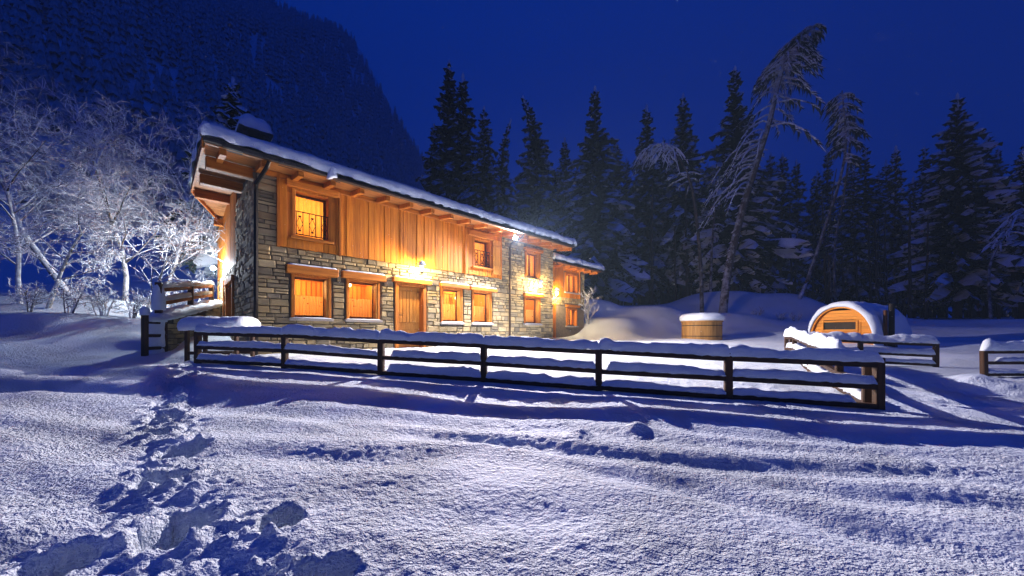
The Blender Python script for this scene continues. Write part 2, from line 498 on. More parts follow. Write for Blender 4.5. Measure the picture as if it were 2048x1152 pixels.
def near_detail(x, y):
    z = np.zeros(x.shape)
    z += .028*fbm(x*.5+3, y*.7+1, 3)*np.clip(1.3-np.hypot(x, y-5)/40, 0, 1)
    wig = .07*fbm(x*1.3, y*1.3+9, 2)
    for pts, dep, hw in TROUGHS:
        d, t = seg_dist(x+wig, y+wig*1.2, pts)
        fade = np.clip(np.minimum(t, 1-t)*3, 0, 1); fade = fade*fade*(3-2*fade)
        z -= .72*dep*np.exp(-(d/hw)**2)*fade
        # drift lip on the house side of each furrow
    ph = (y+.21*x)/.62+.9*fbm(x*.35+7, y*.5, 2)
    z += np.clip((5.2-y-.21*x)/.8, 0, 1)*.022*np.sin(2*math.pi*ph)*(.6+.6*fbm(x*.5, y*.5+3, 2))
    for a, b, h, r in MOUNDS:
        z += h*np.exp(-((x-a)**2+(y-b)**2)/r**2)
    d, t = seg_dist(x, y, TRAIL)
    zone = np.exp(-(d/.27)**2)*(.55+.45*np.clip(fbm(x*2.3, y*2.3, 2)+.6, 0, 1))
    rough = np.abs(fbm(x*6.0, y*6.0, 3, .6))
    z += zone*(rough*.11+.06*np.abs(fbm(x*15, y*15, 3, .6))-.045)
    for a, b, rx, ry, an, dep in HOLES:
        ca, sa = math.cos(an), math.sin(an)
        u = ((x-a)*ca+(y-b)*sa)/rx; v = (-(x-a)*sa+(y-b)*ca)/ry
        q = np.hypot(u, v)+.26*fbm(x*9+a, y*9+b, 4, .6)
        s = np.clip((1.08-q)/.20, 0, 1); s = s*s*(3-2*s)
        z = z*(1-s) - dep*s
        rim = np.exp(-((q-1.32)/.20)**2)
        z += rim*(.008+.075*np.clip(fbm(x*11+2, y*11, 3, .65)+.12, 0, 1))
    # trampled yard behind the fence and the track at the right
    yard = np.clip((y-(6.05-.21*x))/.5, 0, 1)*np.clip((17-y)/3, 0, 1)*np.clip((9.5-x)/2, 0, 1)*np.clip((x+7)/1, 0, 1)
    z += yard*.07*np.abs(fbm(x*2.6, y*2.6, 4, .6))
    tr = np.exp(-((x-10.8)/2.2)**2-((y-7.0)/1.6)**2)
    z += tr*(.16*np.abs(fbm(x*2.2+5, y*2.6, 4, .6))-.02)
    lf = np.exp(-((x+11.5)/3)**2-((y-6.8)/1.2)**2)
    z += lf*.12*np.abs(fbm(x*3.1+5, y*3.6, 4, .6))
    # fine clumping of the fresh snow
    nearw = np.clip((8-y)/3, 0, 1)
    z += nearw*(.008*fbm(x*6.5, y*8.5, 3, .6)+.010*fbm(x*20, y*24, 2, .6)*np.clip(.55+1.1*fbm(x*.9+4, y*1.1, 2), .1, 1))
    return z

def H(x, y):
    x = np.atleast_1d(np.asarray(x, float)); y = np.atleast_1d(np.asarray(y, float))
    return base_h(x, y)+near_detail(x, y)+EYE
def H1(x, y): return float(H([x], [y])[0])

def axis(lo, a, b, hi, fine, grow):
    mid = list(np.arange(a, b, fine))
    r = []; s = fine; p = b
    while p < hi: r.append(p); s *= grow; p += s
    r.append(hi)
    l = []; s = fine; p = a-fine
    while p > lo: l.append(p); s *= grow; p -= s
    l.append(lo)
    return np.array(l[::-1]+mid+r)
gx = axis(-420, -3.4, 3.6, 420, .015, 1.014)
gy = axis(-300, 1.25, 3.3, 420, .015, 1.013)
# keep the sheet affordable: nothing finer than needed behind the camera
gy = np.concatenate([[-300, -120, -50, -20, -8, -3, 0, .6, 1.0, 1.15], gy[gy >= 1.25]])
X, Y = np.meshgrid(gx, gy)
Z = np.empty_like(X)
for i in range(0, X.shape[0], 40):
    Z[i:i+40] = base_h(X[i:i+40], Y[i:i+40]) + near_detail(X[i:i+40], Y[i:i+40]) + EYE
nx, ny = len(gx), len(gy)
idx = np.arange(nx*ny).reshape(ny, nx)
F = np.stack([idx[:-1, :-1].ravel(), idx[:-1, 1:].ravel(), idx[1:, 1:].ravel(), idx[1:, :-1].ravel()], 1)
print('terrain', nx, ny, nx*ny)
g = link_mesh('snow_ground', np.stack([X.ravel(), Y.ravel(), Z.ravel()], 1), F, M['snow_ground'], smooth=True)
tag(g, 'deep fresh snow lying over the whole meadow, with footprints', None, None, 'structure')

# mountainside far behind at the left
def hill_z(x, y):
    # skyline falls from the upper left to the middle of the picture
    r = (-x*.62 + y*.30)
    z = 8 + np.clip((y+(-x)*.55-70)*.62, 0, None)*np.clip((40-x)/150, 0, 1.25) + 6*fbm(x*.02, y*.02, 4)
    return z
hx = np.linspace(-420, 60, 90); hy = np.linspace(45, 330, 60)
HX, HY = np.meshgrid(hx, hy)
HZ = hill_z(HX, HY)
edge = np.clip((HY-45)/25, 0, 1)
HZ = HZ*edge - 4*(1-edge)
ii = np.arange(HX.size).reshape(HX.shape)
HF = np.stack([ii[:-1, :-1].ravel(), ii[:-1, 1:].ravel(), ii[1:, 1:].ravel(), ii[1:, :-1].ravel()], 1)
hill = link_mesh('hillside', np.stack([HX.ravel(), HY.ravel(), HZ.ravel()+EYE], 1), HF, M['snow_fine'], smooth=True)
tag(hill, 'dark steep mountainside rising behind the house at the left', None, None, 'structure')
# ================================================================== the house
ANG = math.atan2(700, 716)
house = empty('stone_chalet', (-6.205, 8.5, EYE-.42), ANG)
tag(house, 'long stone and timber chalet with snowy roof and glowing windows behind the fence', 'house')
UD = np.array([716, 700.])/math.hypot(716, 700); GD = np.array([-UD[1], UD[0]])
def hw(u, w): 
    p = np.array([-6.205, 8.5])+UD*u+GD*w
    return float(p[0]), float(p[1])
def px_area(u, w, a, b):
    x, y = hw(u, w); return a*b/(y*y)

FL = 11.34; GW = 9.3; PITCH = .14; EZ = 4.32; RY = 5.2
def roof_z(w): return EZ+PITCH*(w+.9) if w < RY else EZ+PITCH*(RY+.9)-PITCH*(w-RY)

def wall_grid(mb, u0, u1, z0, z1, ops, depth, flip=None):
    us = sorted({u0, u1, *[o[0] for o in ops], *[o[1] for o in ops]}); us = [u for u in us if u0 <= u <= u1]
    zs = sorted({z0, z1, *[o[2] for o in ops], *[o[3] for o in ops]}); zs = [z for z in zs if z0 <= z <= z1]
    T = flip or (lambda u, d, z: (u, d, z))
    for a, b in zip(us, us[1:]):
        for c, d in zip(zs, zs[1:]):
            if any(o[0] <= (a+b)/2 <= o[1] and o[2] <= (c+d)/2 <= o[3] for o in ops): continue
            mb.quad(T(a, 0, c), T(b, 0, c), T(b, 0, d), T(a, 0, d))
    for (a, b, c, d) in ops:
        mb.quad(T(a, 0, c), T(a, 0, d), T(a, depth, d), T(a, depth, c))
        mb.quad(T(b, 0, c), T(b, depth, c), T(b, depth, d), T(b, 0, d))
        mb.quad(T(a, 0, d), T(b, 0, d), T(b, depth, d), T(a, depth, d))
        mb.quad(T(a, 0, c), T(a, depth, c), T(b, depth, c), T(b, 0, c))

LOW = [(.74,1.65,.81,1.95), (2.09,3.02,.81,1.97), (5.23,6.10,.80,2.02), (6.58,7.50,.80,2.02), (9.4,10.40,.83,2.0)]
DOOR = (3.55, 4.60, -.1, 2.02)
UPP = [(.76,1.65,2.92,4.15), (6.61,7.48,2.93,4.02), (9.46,10.40,2.88,4.0)]
ALLOPS = LOW+[DOOR]+UPP
mb = MB()
wall_grid(mb, 0, FL, -1.6, EZ+PITCH*.9-.02, ALLOPS, .34)
GOP = [(3.95, 5.6, .75, 2.05)]
gflip = lambda u, d, z: (d, u, z)
def gq(a, b, c, d): mb.quad(a, b, c, d)
# gable walls, back wall
wall_grid(mb, 0, GW, -1.6, 4.4, GOP, .34, gflip)
for xx in (0.0, FL):
    mb.add([(xx, 0, 4.4), (xx, RY, roof_z(RY)-.02), (xx, GW, 4.4)], [(0, 1, 2)])
mb.quad((FL, 0, -1.6), (FL, GW, -1.6), (FL, GW, 4.4), (FL, 0, 4.4))
mb.quad((0, GW, -1.6), (FL, GW, -1.6), (FL, GW, 4.6), (0, GW, 4.6))
# inner skin so that nothing shines through the walls
for a, b in ((.36, FL-.36),):
    pass
wall = mb.build('wall', M['mortar'], house)

# ---- stones
def stone_proto(seed):
    r = random.Random(seed); v = []
    for y, s in ((0, .5), (-.62, .5), (-1.0, .41)):
        for sx, sz in ((-1,-1),(1,-1),(1,1),(-1,1)):
            j = .05 if y < 0 else 0
            v.append((sx*s+r.uniform(-j, j)*.8, y+(r.uniform(-.2, .12) if y == -1.0 else 0), sz*s+r.uniform(-j, j)))
    f = [(8,9,10,11)]
    for k in (0, 4):
        for i in range(4): f.append((k+i, k+(i+1) % 4, k+4+(i+1) % 4, k+4+i))
    me = bpy.data.meshes.new('stone')
    me.from_pydata(v, [], f); me.update(); me.materials.append(M['stone'])
    return me, v, f
PROTO = [stone_proto(i) for i in range(7)]
def courses(u0, u1, z0, z1, ops, seed, hmin=.085, hmax=.195, wmin=.13, wmax=.40):
    r = random.Random(seed); out = []; z = z0
    while z < z1-.03:
        h = min(r.uniform(hmin, hmax), z1-z)
        if z1-z-h < .05: h = z1-z
        free = [(u0, u1)]
        for (a, b, c, d) in ops:
            ov = min(z+h, d)-max(z, c)
            if ov > .3*h:
                nf = []
                for (p, q) in free:
                    if b <= p or a >= q: nf.append((p, q)); continue
                    if a-p > .04: nf.append((p, a))
                    if q-b > .04: nf.append((b, q))
                free = nf
        for p, q in free:
            u = p
            while u < q-.02:
                w = min(r.uniform(wmin, wmax)*(1.25 if h > .14 else 1), q-u)
                if q-u-w < .09: w = q-u
                if h > .13 and w > .2 and r.random() < .18:      # two thin stones on top of each other
                    k = r.uniform(.4, .6)
                    out.append((u, w, z, h*k)); out.append((u, w, z+h*k, h*(1-k)))
                else:
                    out.append((u, w, z, h))
                u += w
        z += h
    return out
frame = lambda o, m=.07: (o[0]-m, o[1]+m, o[2]-.03, o[3]+m)
LINTS = [(.60,1.83,1.95,2.17), (1.94,3.19,1.97,2.17), (3.43,4.79,2.02,2.18), (5.15,6.35,2.02,2.17), (6.42,7.73,2.02,2.16), (9.31,10.55,2.0,2.15)]
blk = [frame(o) for o in LOW]+[frame(DOOR)]+LINTS+[frame(UPP[2], .06)]
st = []
for (u, w, z, h) in courses(0, FL, -.9, 2.60, blk, 3): st.append((u, w, z, h, 'f'))
for (u, w, z, h) in courses(0, .43, 2.60, 4.42, [], 4): st.append((u, w, z, h, 'f'))
for (u, w, z, h) in courses(7.98, FL, 2.60, 4.42, [frame(UPP[2], .06), (9.35, 10.52, 4.0, 4.14)], 5, hmax=.16, wmax=.34): st.append((u, w, z, h, 'f'))
for (u, w, z, h) in courses(.02, GW, -.6, 2.60, [frame(GOP[0], .16)], 6): st.append((u, w, z, h, 'g'))
for (u, w, z, h) in courses(.02, 3.35, 2.60, 4.42, [], 8): st.append((u, w, z, h, 'g'))
def sarea(s):
    u, w, z, h, k = s
    if z+h < .05: return 0
    return px_area(u, 0, w, h) if k == 'f' else px_area(0, u, w*.25, h)
st.sort(key=sarea, reverse=True)
rest = MB()
rr = random.Random(11)
def stone_xform(s):
    u, w, z, h, k = s
    dep = rr.uniform(.03, .065)
    gap = rr.uniform(.014, .028)
    if k == 'f': return Matrix.Translation((u+w/2, .005, z+h/2)) @ Matrix.Diagonal((w-gap, dep, h-gap, 1))
    return Matrix.Translation((.005, u+w/2, z+h/2)) @ Matrix.Rotation(-math.pi/2, 4, 'Z') @ Matrix.Diagonal((w-gap, dep, h-gap, 1))
for i, s in enumerate(st):
    me, v, f = PROTO[rr.randrange(7)]
    mt = stone_xform(s)
    if i < 290:
        o = bpy.data.objects.new('stone', me); col.objects.link(o); o.parent = wall
        o.matrix_local = mt
    else:
        rest.add([mt @ Vector(p) for p in v], f)
ro = rest.build('stonework', M['stone'], wall); ro['kind'] = 'stuff'

# ---- timber cladding of the upper storey: single vertical boards
clad = MB()
def clad_back(u0, u1, y):
    ops = [o for o in UPP if o[0] > u0 and o[1] < u1]
    wall_grid(clad, u0, u1, 2.60, 4.43, ops, .2, lambda u, d, z: (u, y+d, z))
clad_back(.42, 7.99, -.045)
clad.box(.40, .46, -.115, -.03, 2.58, 4.44); clad.box(1.86, 1.91, -.115, -.03, 2.57, 4.43); clad.box(6.20, 6.25, -.115, -.03, 2.57, 4.43); clad.box(7.95, 8.0, -.115, -.03, 2.57, 4.44)
clad_o = clad.build('cladding', M['jamb'], house)
rb = random.Random(5)
def boards(u0, u1, z0, z1, ops, y, par, mat, wmin=.11, wmax=.19, flip=False, ztop=None):
    u = u0
    while u < u1-.02:
        w = min(rb.uniform(wmin, wmax), u1-u)
        if u1-u-w < .05: w = u1-u
        spans = [(z0+rb.uniform(-.012, .012), (ztop(u+w/2) if ztop else z1))]
        for o in ops:
            if o[0]-.01 < u+w and o[1]+.01 > u:
                ns = []
                for a, b in spans:
                    if o[2] <= a and o[3] >= b: continue
                    if o[2] > a: ns.append((a, o[2]))
                    if o[3] < b: ns.append((o[3], b))
                spans = ns
        for a, b in spans:
            if b-a < .05: continue
            m = MB()
            d = rb.uniform(.018, .03)
            if flip: m.box(y-d, y, u+.004, u+w-.004, a, b, .004)
            else: m.box(u+.004, u+w-.004, y-d, y, a, b, .004)
            m.build('board', mat, par)
        u += w
up = [frame(UPP[0], .0), frame(UPP[1], .0)]
boards(.46, 1.86, 2.61, 4.43, [(.70,1.71,2.84,4.34)], -.05, clad_o, M['clad'], .12, .2)
boards(1.91, 6.20, 2.60, 4.43, [], -.05, clad_o, M['clad'])
boards(6.25, 7.95, 2.60, 4.43, [(6.55,7.54,2.86,4.26)], -.05, clad_o, M['clad'])
boards(3.36, GW, 2.60, 4.4, [], -.01, clad_o, M['clad'], .14, .22, True, lambda w: roof_z(w)-.03)

# ---- windows
def window(op, lint, kind, sillz=None, y0=0.0):
    a, b, c, d = op
    m = MB()
    t = .075
    yo, yi = y0-.06, y0+.30
    m.box(a-.02, a+t-.02, yo, yi, c, d, .006); m.box(b-t+.02, b+.02, yo, yi, c, d, .006)
    m.box(a+t-.02, b-t+.02, yo+.004, yi, d-t+.02, d+.02, .006)
    win = m.build('window', M['jamb'], house)
    m = MB(); ys = y0+.17; k = .055
    A, B = a+t-.02, b-t+.02; C, D = c+.02, d-t+.02
    m.box(A, A+k, ys, ys+.06, C, D, .004); m.box(B-k, B, ys, ys+.06, C, D, .004)
    m.box(A+k, B-k, ys+.002, ys+.058, C, C+k+.01, .004); m.box(A+k, B-k, ys+.002, ys+.058, D-k, D, .004)
    if kind == 'pair': m.box((A+B)/2-.03, (A+B)/2+.03, ys-.004, ys+.05, C+k, D-k, .004)
    m.build('sash', M['darkjamb'], win)
    m = MB(); m.box(A+k-.005, B-k+.005, ys+.027, ys+.033, C+k, D-k); m.build('pane', M['glass'], win)
    # outer shutter folded into the right reveal
    if kind in ('low', 'pair'):
        m = MB(); m.box(B-.045, B-.015, y0-.05, ys-.02, C+.02, D-.02, .005)
        for zz in (C+.2, D-.2): m.box(B-.055, B-.046, y0-.02, ys-.06, zz, zz+.04)
        m.build('shutter', M['beam'] if False else M['door'], win)
    if lint:
        l0, l1, lz0, lz1 = lint
        m = MB(); m.box(l0, l1, y0-.17, y0+.05, lz0+.005, lz1-.01, .012); m.build('lintel', M['beam'], win)
        if kind in ('low',):
            m = MB(); snow_strip(m, (l0+.01, y0-.075, lz1-.012), (l1-.01, y0-.075, lz1-.012), .17, .045, seed=l0, rough=.8, droop=.0, endcap=.05)
            m.build('lintel_snow', M['snow'], win, True)
    if sillz is not None:
        m = MB(); m.box(a-.07, b+.07, y0-.13, y0+.16, c-.07, c-.002, .008)
        m.build('sill', M['granite'] if kind == 'low' else M['beam'], win)
        if kind == 'low':
            m = MB(); snow_strip(m, (a-.05, y0-.05, c-.004), (b+.05, y0-.05, c-.004), .14, .022, seed=a, rough=.7, droop=0, endcap=.05)
            m.build('sill_snow', M['snow'], win, True)
    return win, (A, B, C, D)
def curtain(win, A, B, z0, z1, y, mat, waves=9):
    m = MB(); n = 40
    for i in range(n):
        p = []
        for k in (i, i+1):
            u = A+(B-A)*k/n
            p.append((u, y+.018*math.sin(k/n*waves*2*math.pi)))
        m.quad((p[0][0], p[0][1], z0), (p[1][0], p[1][1], z0), (p[1][0], p[1][1], z1), (p[0][0], p[0][1], z1))
    return m.build('curtain', mat, win, True)
def room(u0, u1, z0, z1, lights, y0=.345, depth=1.5, ops=(), power=ROOM_W, c=(1.0, .58, .2)):
    m = MB(); y1 = y0+depth
    m.quad((u0,y1,z0),(u1,y1,z0),(u1,y1,z1),(u0,y1,z1))
    m.quad((u0,y0,z0),(u0,y1,z0),(u0,y1,z1),(u0,y0,z1)); m.quad((u1,y0,z0),(u1,y1,z0),(u1,y1,z1),(u1,y0,z1))
    m.quad((u0,y0,z1),(u1,y0,z1),(u1,y1,z1),(u0,y1,z1)); m.quad((u0,y0,z0),(u1,y0,z0),(u1,y1,z0),(u0,y1,z0))
    wall_grid(m, u0, u1, z0, z1, [o for o in ops], -.003, lambda u, d, z: (u, y0+d, z))
    r = m.build('room', M['interior'], house)
    # planks, shelf beams
    m = MB(); k = u0+.1
    while k < u1-.1:
        m.box(k, k+.012, y1-.012, y1-.002, z0, z1); k += .14
    m.build('plank_joint', M['darkjamb'], r)
    m = MB()
    for zz in (z1-.42, z1-.16):
        m.box(u0+.01, u1-.01, y1-.14, y1-.015, zz, zz+.10, .01)
    m.build('ceiling_beam', M['beam'], r)
    for (lu, lw, lz) in lights:
        m = MB(); m.lathe([(.001, .07), (.045, .05), (.06, 0), (.045, -.05), (.001, -.07)], 12, (lu, lw+.35, lz)); m.tube([(lu, lw+.35, lz+.07), (lu, lw+.35, z1)], .008, 5)
        m.build('pendant_lamp', M['room_bulb'], r, True)
        ld = bpy.data.lights.new('room_light', 'POINT'); ld.energy = power; ld.color = c; ld.shadow_soft_size = .08
        lo = bpy.data.objects.new('room_light', ld); col.objects.link(lo); lo.parent = r; lo.location = (lu, lw, lz+.05)
    return r
for i, op in enumerate(LOW):
    w, (A, B, C, D) = window(op, LINTS[[0, 1, 3, 4, 5][i]], 'low', op[2])
    curtain(w, A+.03, B-.03, C+.03, C+(D-C)*.56, .28, M['curtain'])
w1, r1 = window(UPP[0], (.59,1.85,4.16,4.34), 'up', UPP[0][2])
curtain(w1, r1[0]+.03, r1[1]-.03, r1[2]+.03, r1[3]-.02, .28, M['blind'], 6)
w2, r2 = window(UPP[1], (6.33,7.62,4.03,4.25), 'up', UPP[1][2])
curtain(w2, r2[0]+.03, r2[1]-.03, r2[2]+.03, r2[3]-.02, .28, M['blind'], 6)
w3, r3 = window(UPP[2], (9.36,10.5,4.0,4.13), 'pair', None)
curtain(w3, r3[0]+.03, r3[1]-.03, r3[2]+.03, r3[3]-.02, .28, M['blind'], 6)
# balcony grille in front of the two upper windows
def grille(win, a, b, z0, h):
    m = MB(); y = -.03
    for zz in (z0+.03, z0+h): m.box(a, b, y-.012, y+.012, zz, zz+.022)
    n = 5
    for i in range(n+1):
        u = a+.02+(b-a-.04)*i/n
        m.box(u-.008, u+.008, y-.008, y+.008, z0+.03, z0+h)
    for i in range(0, n, 2):
        u0 = a+.02+(b-a-.04)*(i)/n; u1 = a+.02+(b-a-.04)*(i+1)/n; uc = (u0+u1)/2; zc = z0+h*.52
        q = [(u0, zc), (uc, zc+h*.30), (u1, zc), (uc, zc-h*.30), (u0, zc)]
        for (p, r) in zip(q, q[1:]): m.tube([(p[0], y, p[1]), (r[0], y, r[1])], .008, 5)
        for zz in (zc+h*.30, zc-h*.30): m.box(uc-.03, uc+.03, y-.014, y+.014, zz-.018, zz+.018)
    m.build('grille', M['metal'], win)
grille(w1, .82, 1.60, 2.95, .62); grille(w2, 6.67, 7.43, 2.96, .58)
# open shutters
m = MB(); m.box(7.52, 7.90, -.15, -.11, 2.72, 4.06, .006); m.box(7.52, 7.90, -.165, -.15, 2.95, 3.05); m.box(7.52, 7.90, -.165, -.15, 3.75, 3.85)
m.build('shutter', M['door'], w2)
# door
dr = MB(); dr.box(3.53, 3.64, -.06, .3, -.1, 2.02, .008); dr.box(4.51, 4.62, -.06, .3, -.1, 2.02, .008); dr.box(3.64, 4.51, -.055, .3, 1.93, 2.02, .008)
door = dr.build('door', M['jamb'], house)
m = MB(); m.box(3.645, 4.505, .20, .245, -.05, 1.925)
for u in np.linspace(3.66, 4.39, 7): m.box(u, u+.104, .185, .199, .78, 1.78, .006)
for zz in (.08, .31, .54): m.box(3.74, 4.42, .183, .198, zz, zz+.20, .012)
m.build('door_leaf', M['door'], door)
m = MB(); m.tube([(3.75, .18, 1.0), (3.75, .13, 1.0), (3.86, .13, 1.0)], .012, 6); m.box(3.735, 3.765, .178, .184, .9, 1.1); m.build('door_handle', M['metal'], door)
m = MB(); l = LINTS[2]; m.box(l[0], l[1], -.17, .05, 2.025, 2.17, .012); m.build('lintel', M['beam'], door)
m = MB(); snow_strip(m, (l[0], -.075, 2.168), (l[1], -.075, 2.168), .17, .035, seed=3, rough=.8, droop=0, endcap=.05); m.build('lintel_snow', M['snow'], door, True)
# gable window with heavy timber jambs
a, b, c, d = GOP[0]
m = MB(); m.box(-.09, .3, a-.15, a+.02, c-.1, d+.05, .01); m.box(-.09, .3, b-.02, b+.15, c-.1, d+.05, .01); m.box(-.12, .3, a-.2, b+.2, d+.052, d+.22, .01)
gw_ = m.build('window', M['jamb'], house)
m = MB(); m.box(.18, .24, a+.02, b-.02, c, d); m.build('shutter', M['door'], gw_)
m = MB(); m.box(-.09, .05, 8.35, 8.62, -.3, 2.4, .01); m.build('corner_post', M['jamb'], house)
m = MB(); m.box(-.09, .05, 6.4, 6.62, -.3, 2.4, .01); m.build('corner_post', M['jamb'], house)

# rooms behind the windows
room(.3, 3.35, .3, 2.45, [(1.0, 1.25, 1.75), (2.7, 1.15, 2.0)], ops=LOW[0:2])
room(4.9, 7.85, .3, 2.45, [(5.5, 1.1, 1.85), (6.9, 1.1, 1.85)], ops=LOW[2:4], power=ROOM_W*1.35, c=(1.0, .66, .26))
room(9.1, 10.8, .3, 2.45, [(9.9, 1.1, 1.9)], ops=LOW[4:5])
room(.3, 2.4, 2.62, 4.38, [(1.2, 1.1, 3.6)], ops=UPP[0:1], power=ROOM_W*1.5)
room(6.1, 8.0, 2.62, 4.38, [(7.0, 1.1, 3.6)], ops=UPP[1:2])
room(9.1, 10.8, 2.62, 4.38, [(9.9, 1.1, 3.6)], ops=UPP[2:3])

# ---- roof: slate slab, timber soffit, rafters, purlins, gutter, snow
RL = -1.03; RR_ = 11.80
def slab(mb, poly_top, th):
    n = len(poly_top)
    v = list(poly_top)+[(x, y, z-th) for x, y, z in poly_top]
    f = [tuple(range(n)), tuple(range(2*n-1, n-1, -1))]+[(i, i+n, (i+1) % n+n, (i+1) % n) for i in range(n)]
    mb.add(v, f)
T0 = .13
front = [(RL, -.9), (RR_, -.9), (RR_, RY), (RL+.03, RY)]
rear = [(RL+.03, RY), (RR_, RY), (RR_, GW+.9), (-.10, GW+.9), (-.10, 7.4)]
m = MB()
slab(m, [(x, y, roof_z(y)+T0) for x, y in front], .10)
slab(m, [(x, y, roof_z(y)+T0) for x, y in rear], .10)
# ragged slate edge along the eave
u = RL
while u < RR_-.1:
    w = rb.uniform(.25, .5); w = min(w, RR_-u)
    j = rb.uniform(.0, .05); zz = roof_z(-.9)+T0-.005
    m.box(u+.006, u+w-.006, -.93-j, -.75, zz-rb.uniform(.09, .115), zz-.02)
    u += w
roof = m.build('roof', M['slate'], house)
m = MB()
slab(m, [(x, y, roof_z(y)+T0-.103) for x, y in [(RL+.05, -.86), (RR_-.03, -.86), (RR_-.03, RY-.005), (RL+.06, RY-.005)]], .027)
slab(m, [(x, y, roof_z(y)+T0-.103) for x, y in [(RL+.06, RY+.005), (RR_-.03, RY+.005), (RR_-.03, GW+.86), (-.06, GW+.86), (-.06, 7.4)]], .027)
m.build('soffit', M['soffit'], roof)
# bargeboard along the verge, with the cut back at the rear
m = MB()
def plank(p, q, h, t, top):
    p, q = Vector(p), Vector(q); d = (q-p); s = Vector((d.y, -d.x, 0)).normalized()*t
    v = [p, q, q+s, p+s]; v = [x+Vector((0, 0, top)) for x in v]; lo = [x-Vector((0, 0, h)) for x in v]
    m.add([*v, *lo], [(0,1,2,3),(7,6,5,4),(0,4,5,1),(1,5,6,2),(2,6,7,3),(3,7,4,0)])
zr = lambda y: roof_z(y)+T0-.10
plank((RL-.012, -.92, zr(-.92)), (RL+.018, RY, zr(RY)), .22, .04, .06)
plank((RL+.018, RY, zr(RY)), (-.12, 7.4, zr(7.4)), .22, .04, .06)
m.build('bargeboard', M['beam'], roof)
# rafters under the eave
u = -.75
while u < FL+.4:
    m = MB()
    z_a, z_b = roof_z(-.78)-.003, roof_z(.05)-.003
    v = [(u, -.80, z_a), (u+.11, -.80, z_a), (u+.11, .02, z_b), (u, .02, z_b)]
    v2 = [(x, y, z-.13) for x, y, z in v]
    m.add(v+v2, [(0,1,2,3),(7,6,5,4),(0,4,5,1),(1,5,6,2),(2,6,7,3),(3,7,4,0)])
    m.build('rafter', M['beam'], roof); u += .73
# purlins carrying the gable overhang
for w in (.06, 2.2, 4.9, 7.0):
    m = MB(); z = roof_z(w)-.02-(.1 if w > RY else 0)
    m.box(RL+.10 if w < 6 else -.3, .3, w, w+.22, z-.26, z, .015); m.build('purlin', M['beam'], roof)
m = MB(); m.box(.05, FL, -.10, .02, 4.30, 4.428, .01); m.build('wall_plate', M['beam'], house)
# gutter and downpipes
m = MB()
n = 7
def gutter(mb, u0, u1, y, z, r=.06):
    vs = []; fs = []
    for uu in (u0, u1):
        for k in range(n): 
            g = math.pi+math.pi*k/(n-1); vs.append((uu, y+r*math.cos(g), z+r*math.sin(g)))
        for k in range(n-1, -1, -1):
            g = math.pi+math.pi*k/(n-1); vs.append((uu, y+(r-.006)*math.cos(g), z+(r-.006)*math.sin(g)))
    k2 = 2*n
    fs = [(i, (i+1) % k2, k2+(i+1) % k2, k2+i) for i in range(k2)]
    mb.add(vs, fs)
gutter(m, 1.42, RR_-.3, -.985, 4.335)
m.build('gutter', M['copper'], roof)
m = MB(); m.tube([(.1, -.92, 4.30), (.08, -.85, 4.2), (-.03, -.16, 4.0), (-.03, -.13, 3.8), (-.03, -.13, -.9)], .045, 8)
m.build('downpipe', M['metal'], house)
m = MB(); m.tube([(8.44, -.92, 4.29), (8.44, -.8, 4.2), (8.44, -.16, 4.05), (8.44, -.12, 3.9), (8.44, -.12, -.9)], .04, 8)
m.build('downpipe', M['copper'], house)

# ---- roof snow
def roof_snow(name, u0, u1, y0, y1, zf, thick, parent, seed=0, cut=None, du=.05, dy=.07):
    us = np.arange(u0, u1+du, du); us[-1] = u1
    ys = np.concatenate([y0+np.array([0, .02, .05, .09, .14, .2]), np.arange(y0+.28, y1, .22), [y1]])
    U, W = np.meshgrid(us, ys)
    L = cut(W) if cut is not None else np.full(U.shape, u0)
    S = (U-u0)/(u1-u0)
    U2 = L+S*(u1-L)
    e = np.minimum.reduce([U2-L, u1-U2, W-y0])
    k = np.sqrt(np.clip(1-(1-np.clip(e/.22, 0, 1))**2, 0, 1))
    n1 = fbm(U2*.9+seed, W*.9, 3); n2 = fbm(U2*4+seed, W*4, 3)
    lip = np.clip(1-(W-y0)/.25, 0, 1)
    n3 = fbm(U2[0]*2.4+seed, U2[0]*0+3.3, 4, .65)[None, :]
    t = thick*(1+.16*n1+.07*n2)*(.45+.55*k)
    Z = zf(W)+t
    Yd = W-lip*(.05+.07*n3)
    base = zf(W)+.0
    ny_, nx_ = U.shape
    top = np.stack([U2, Yd, Z], -1).reshape(-1, 3)
    # skirt round the edge
    ring = [(0, j) for j in range(nx_)]+[(i, nx_-1) for i in range(1, ny_)]+[(ny_-1, j) for j in range(nx_-2, -1, -1)]+[(i, 0) for i in range(ny_-2, 0, -1)]
    idx = np.arange(ny_*nx_).reshape(ny_, nx_)
    faces = [(idx[i, j], idx[i, j+1], idx[i+1, j+1], idx[i+1, j]) for i in range(ny_-1) for j in range(nx_-1)]
    v = [tuple(p) for p in top]; b0 = len(v)
    m_ = len(ring)
    for lev, off in ((.5, .02), (0.0, 0.0)):
        for q, (i, j) in enumerate(ring):
            jag = .03*vnoise(np.array([q*.31+seed]), np.array([lev*9]))[0]
            z = base[i, j]+lev*(Z[i, j]-base[i, j])+(jag if lev > 0 else jag*.8-.01)
            yy = Yd[i, j]-(off+jag if i == 0 else 0); xx = U2[i, j]-(off+jag if j == 0 else 0)
            v.append((float(xx), float(yy), float(z)))
    rg = [int(idx[i, j]) for i, j in ring]
    for q in range(m_):
        r = (q+1) % m_
        faces.append((rg[q], b0+q, b0+r, rg[r])); faces.append((b0+q, b0+m_+q, b0+m_+r, b0+r))
    return link_mesh(name, v, [tuple(int(a) for a in f) for f in faces], M['snow'], parent, True)
top = lambda W: np.where(W < RY, EZ+PITCH*(W+.9), EZ+PITCH*(RY+.9)-PITCH*(W-RY))+T0+.003
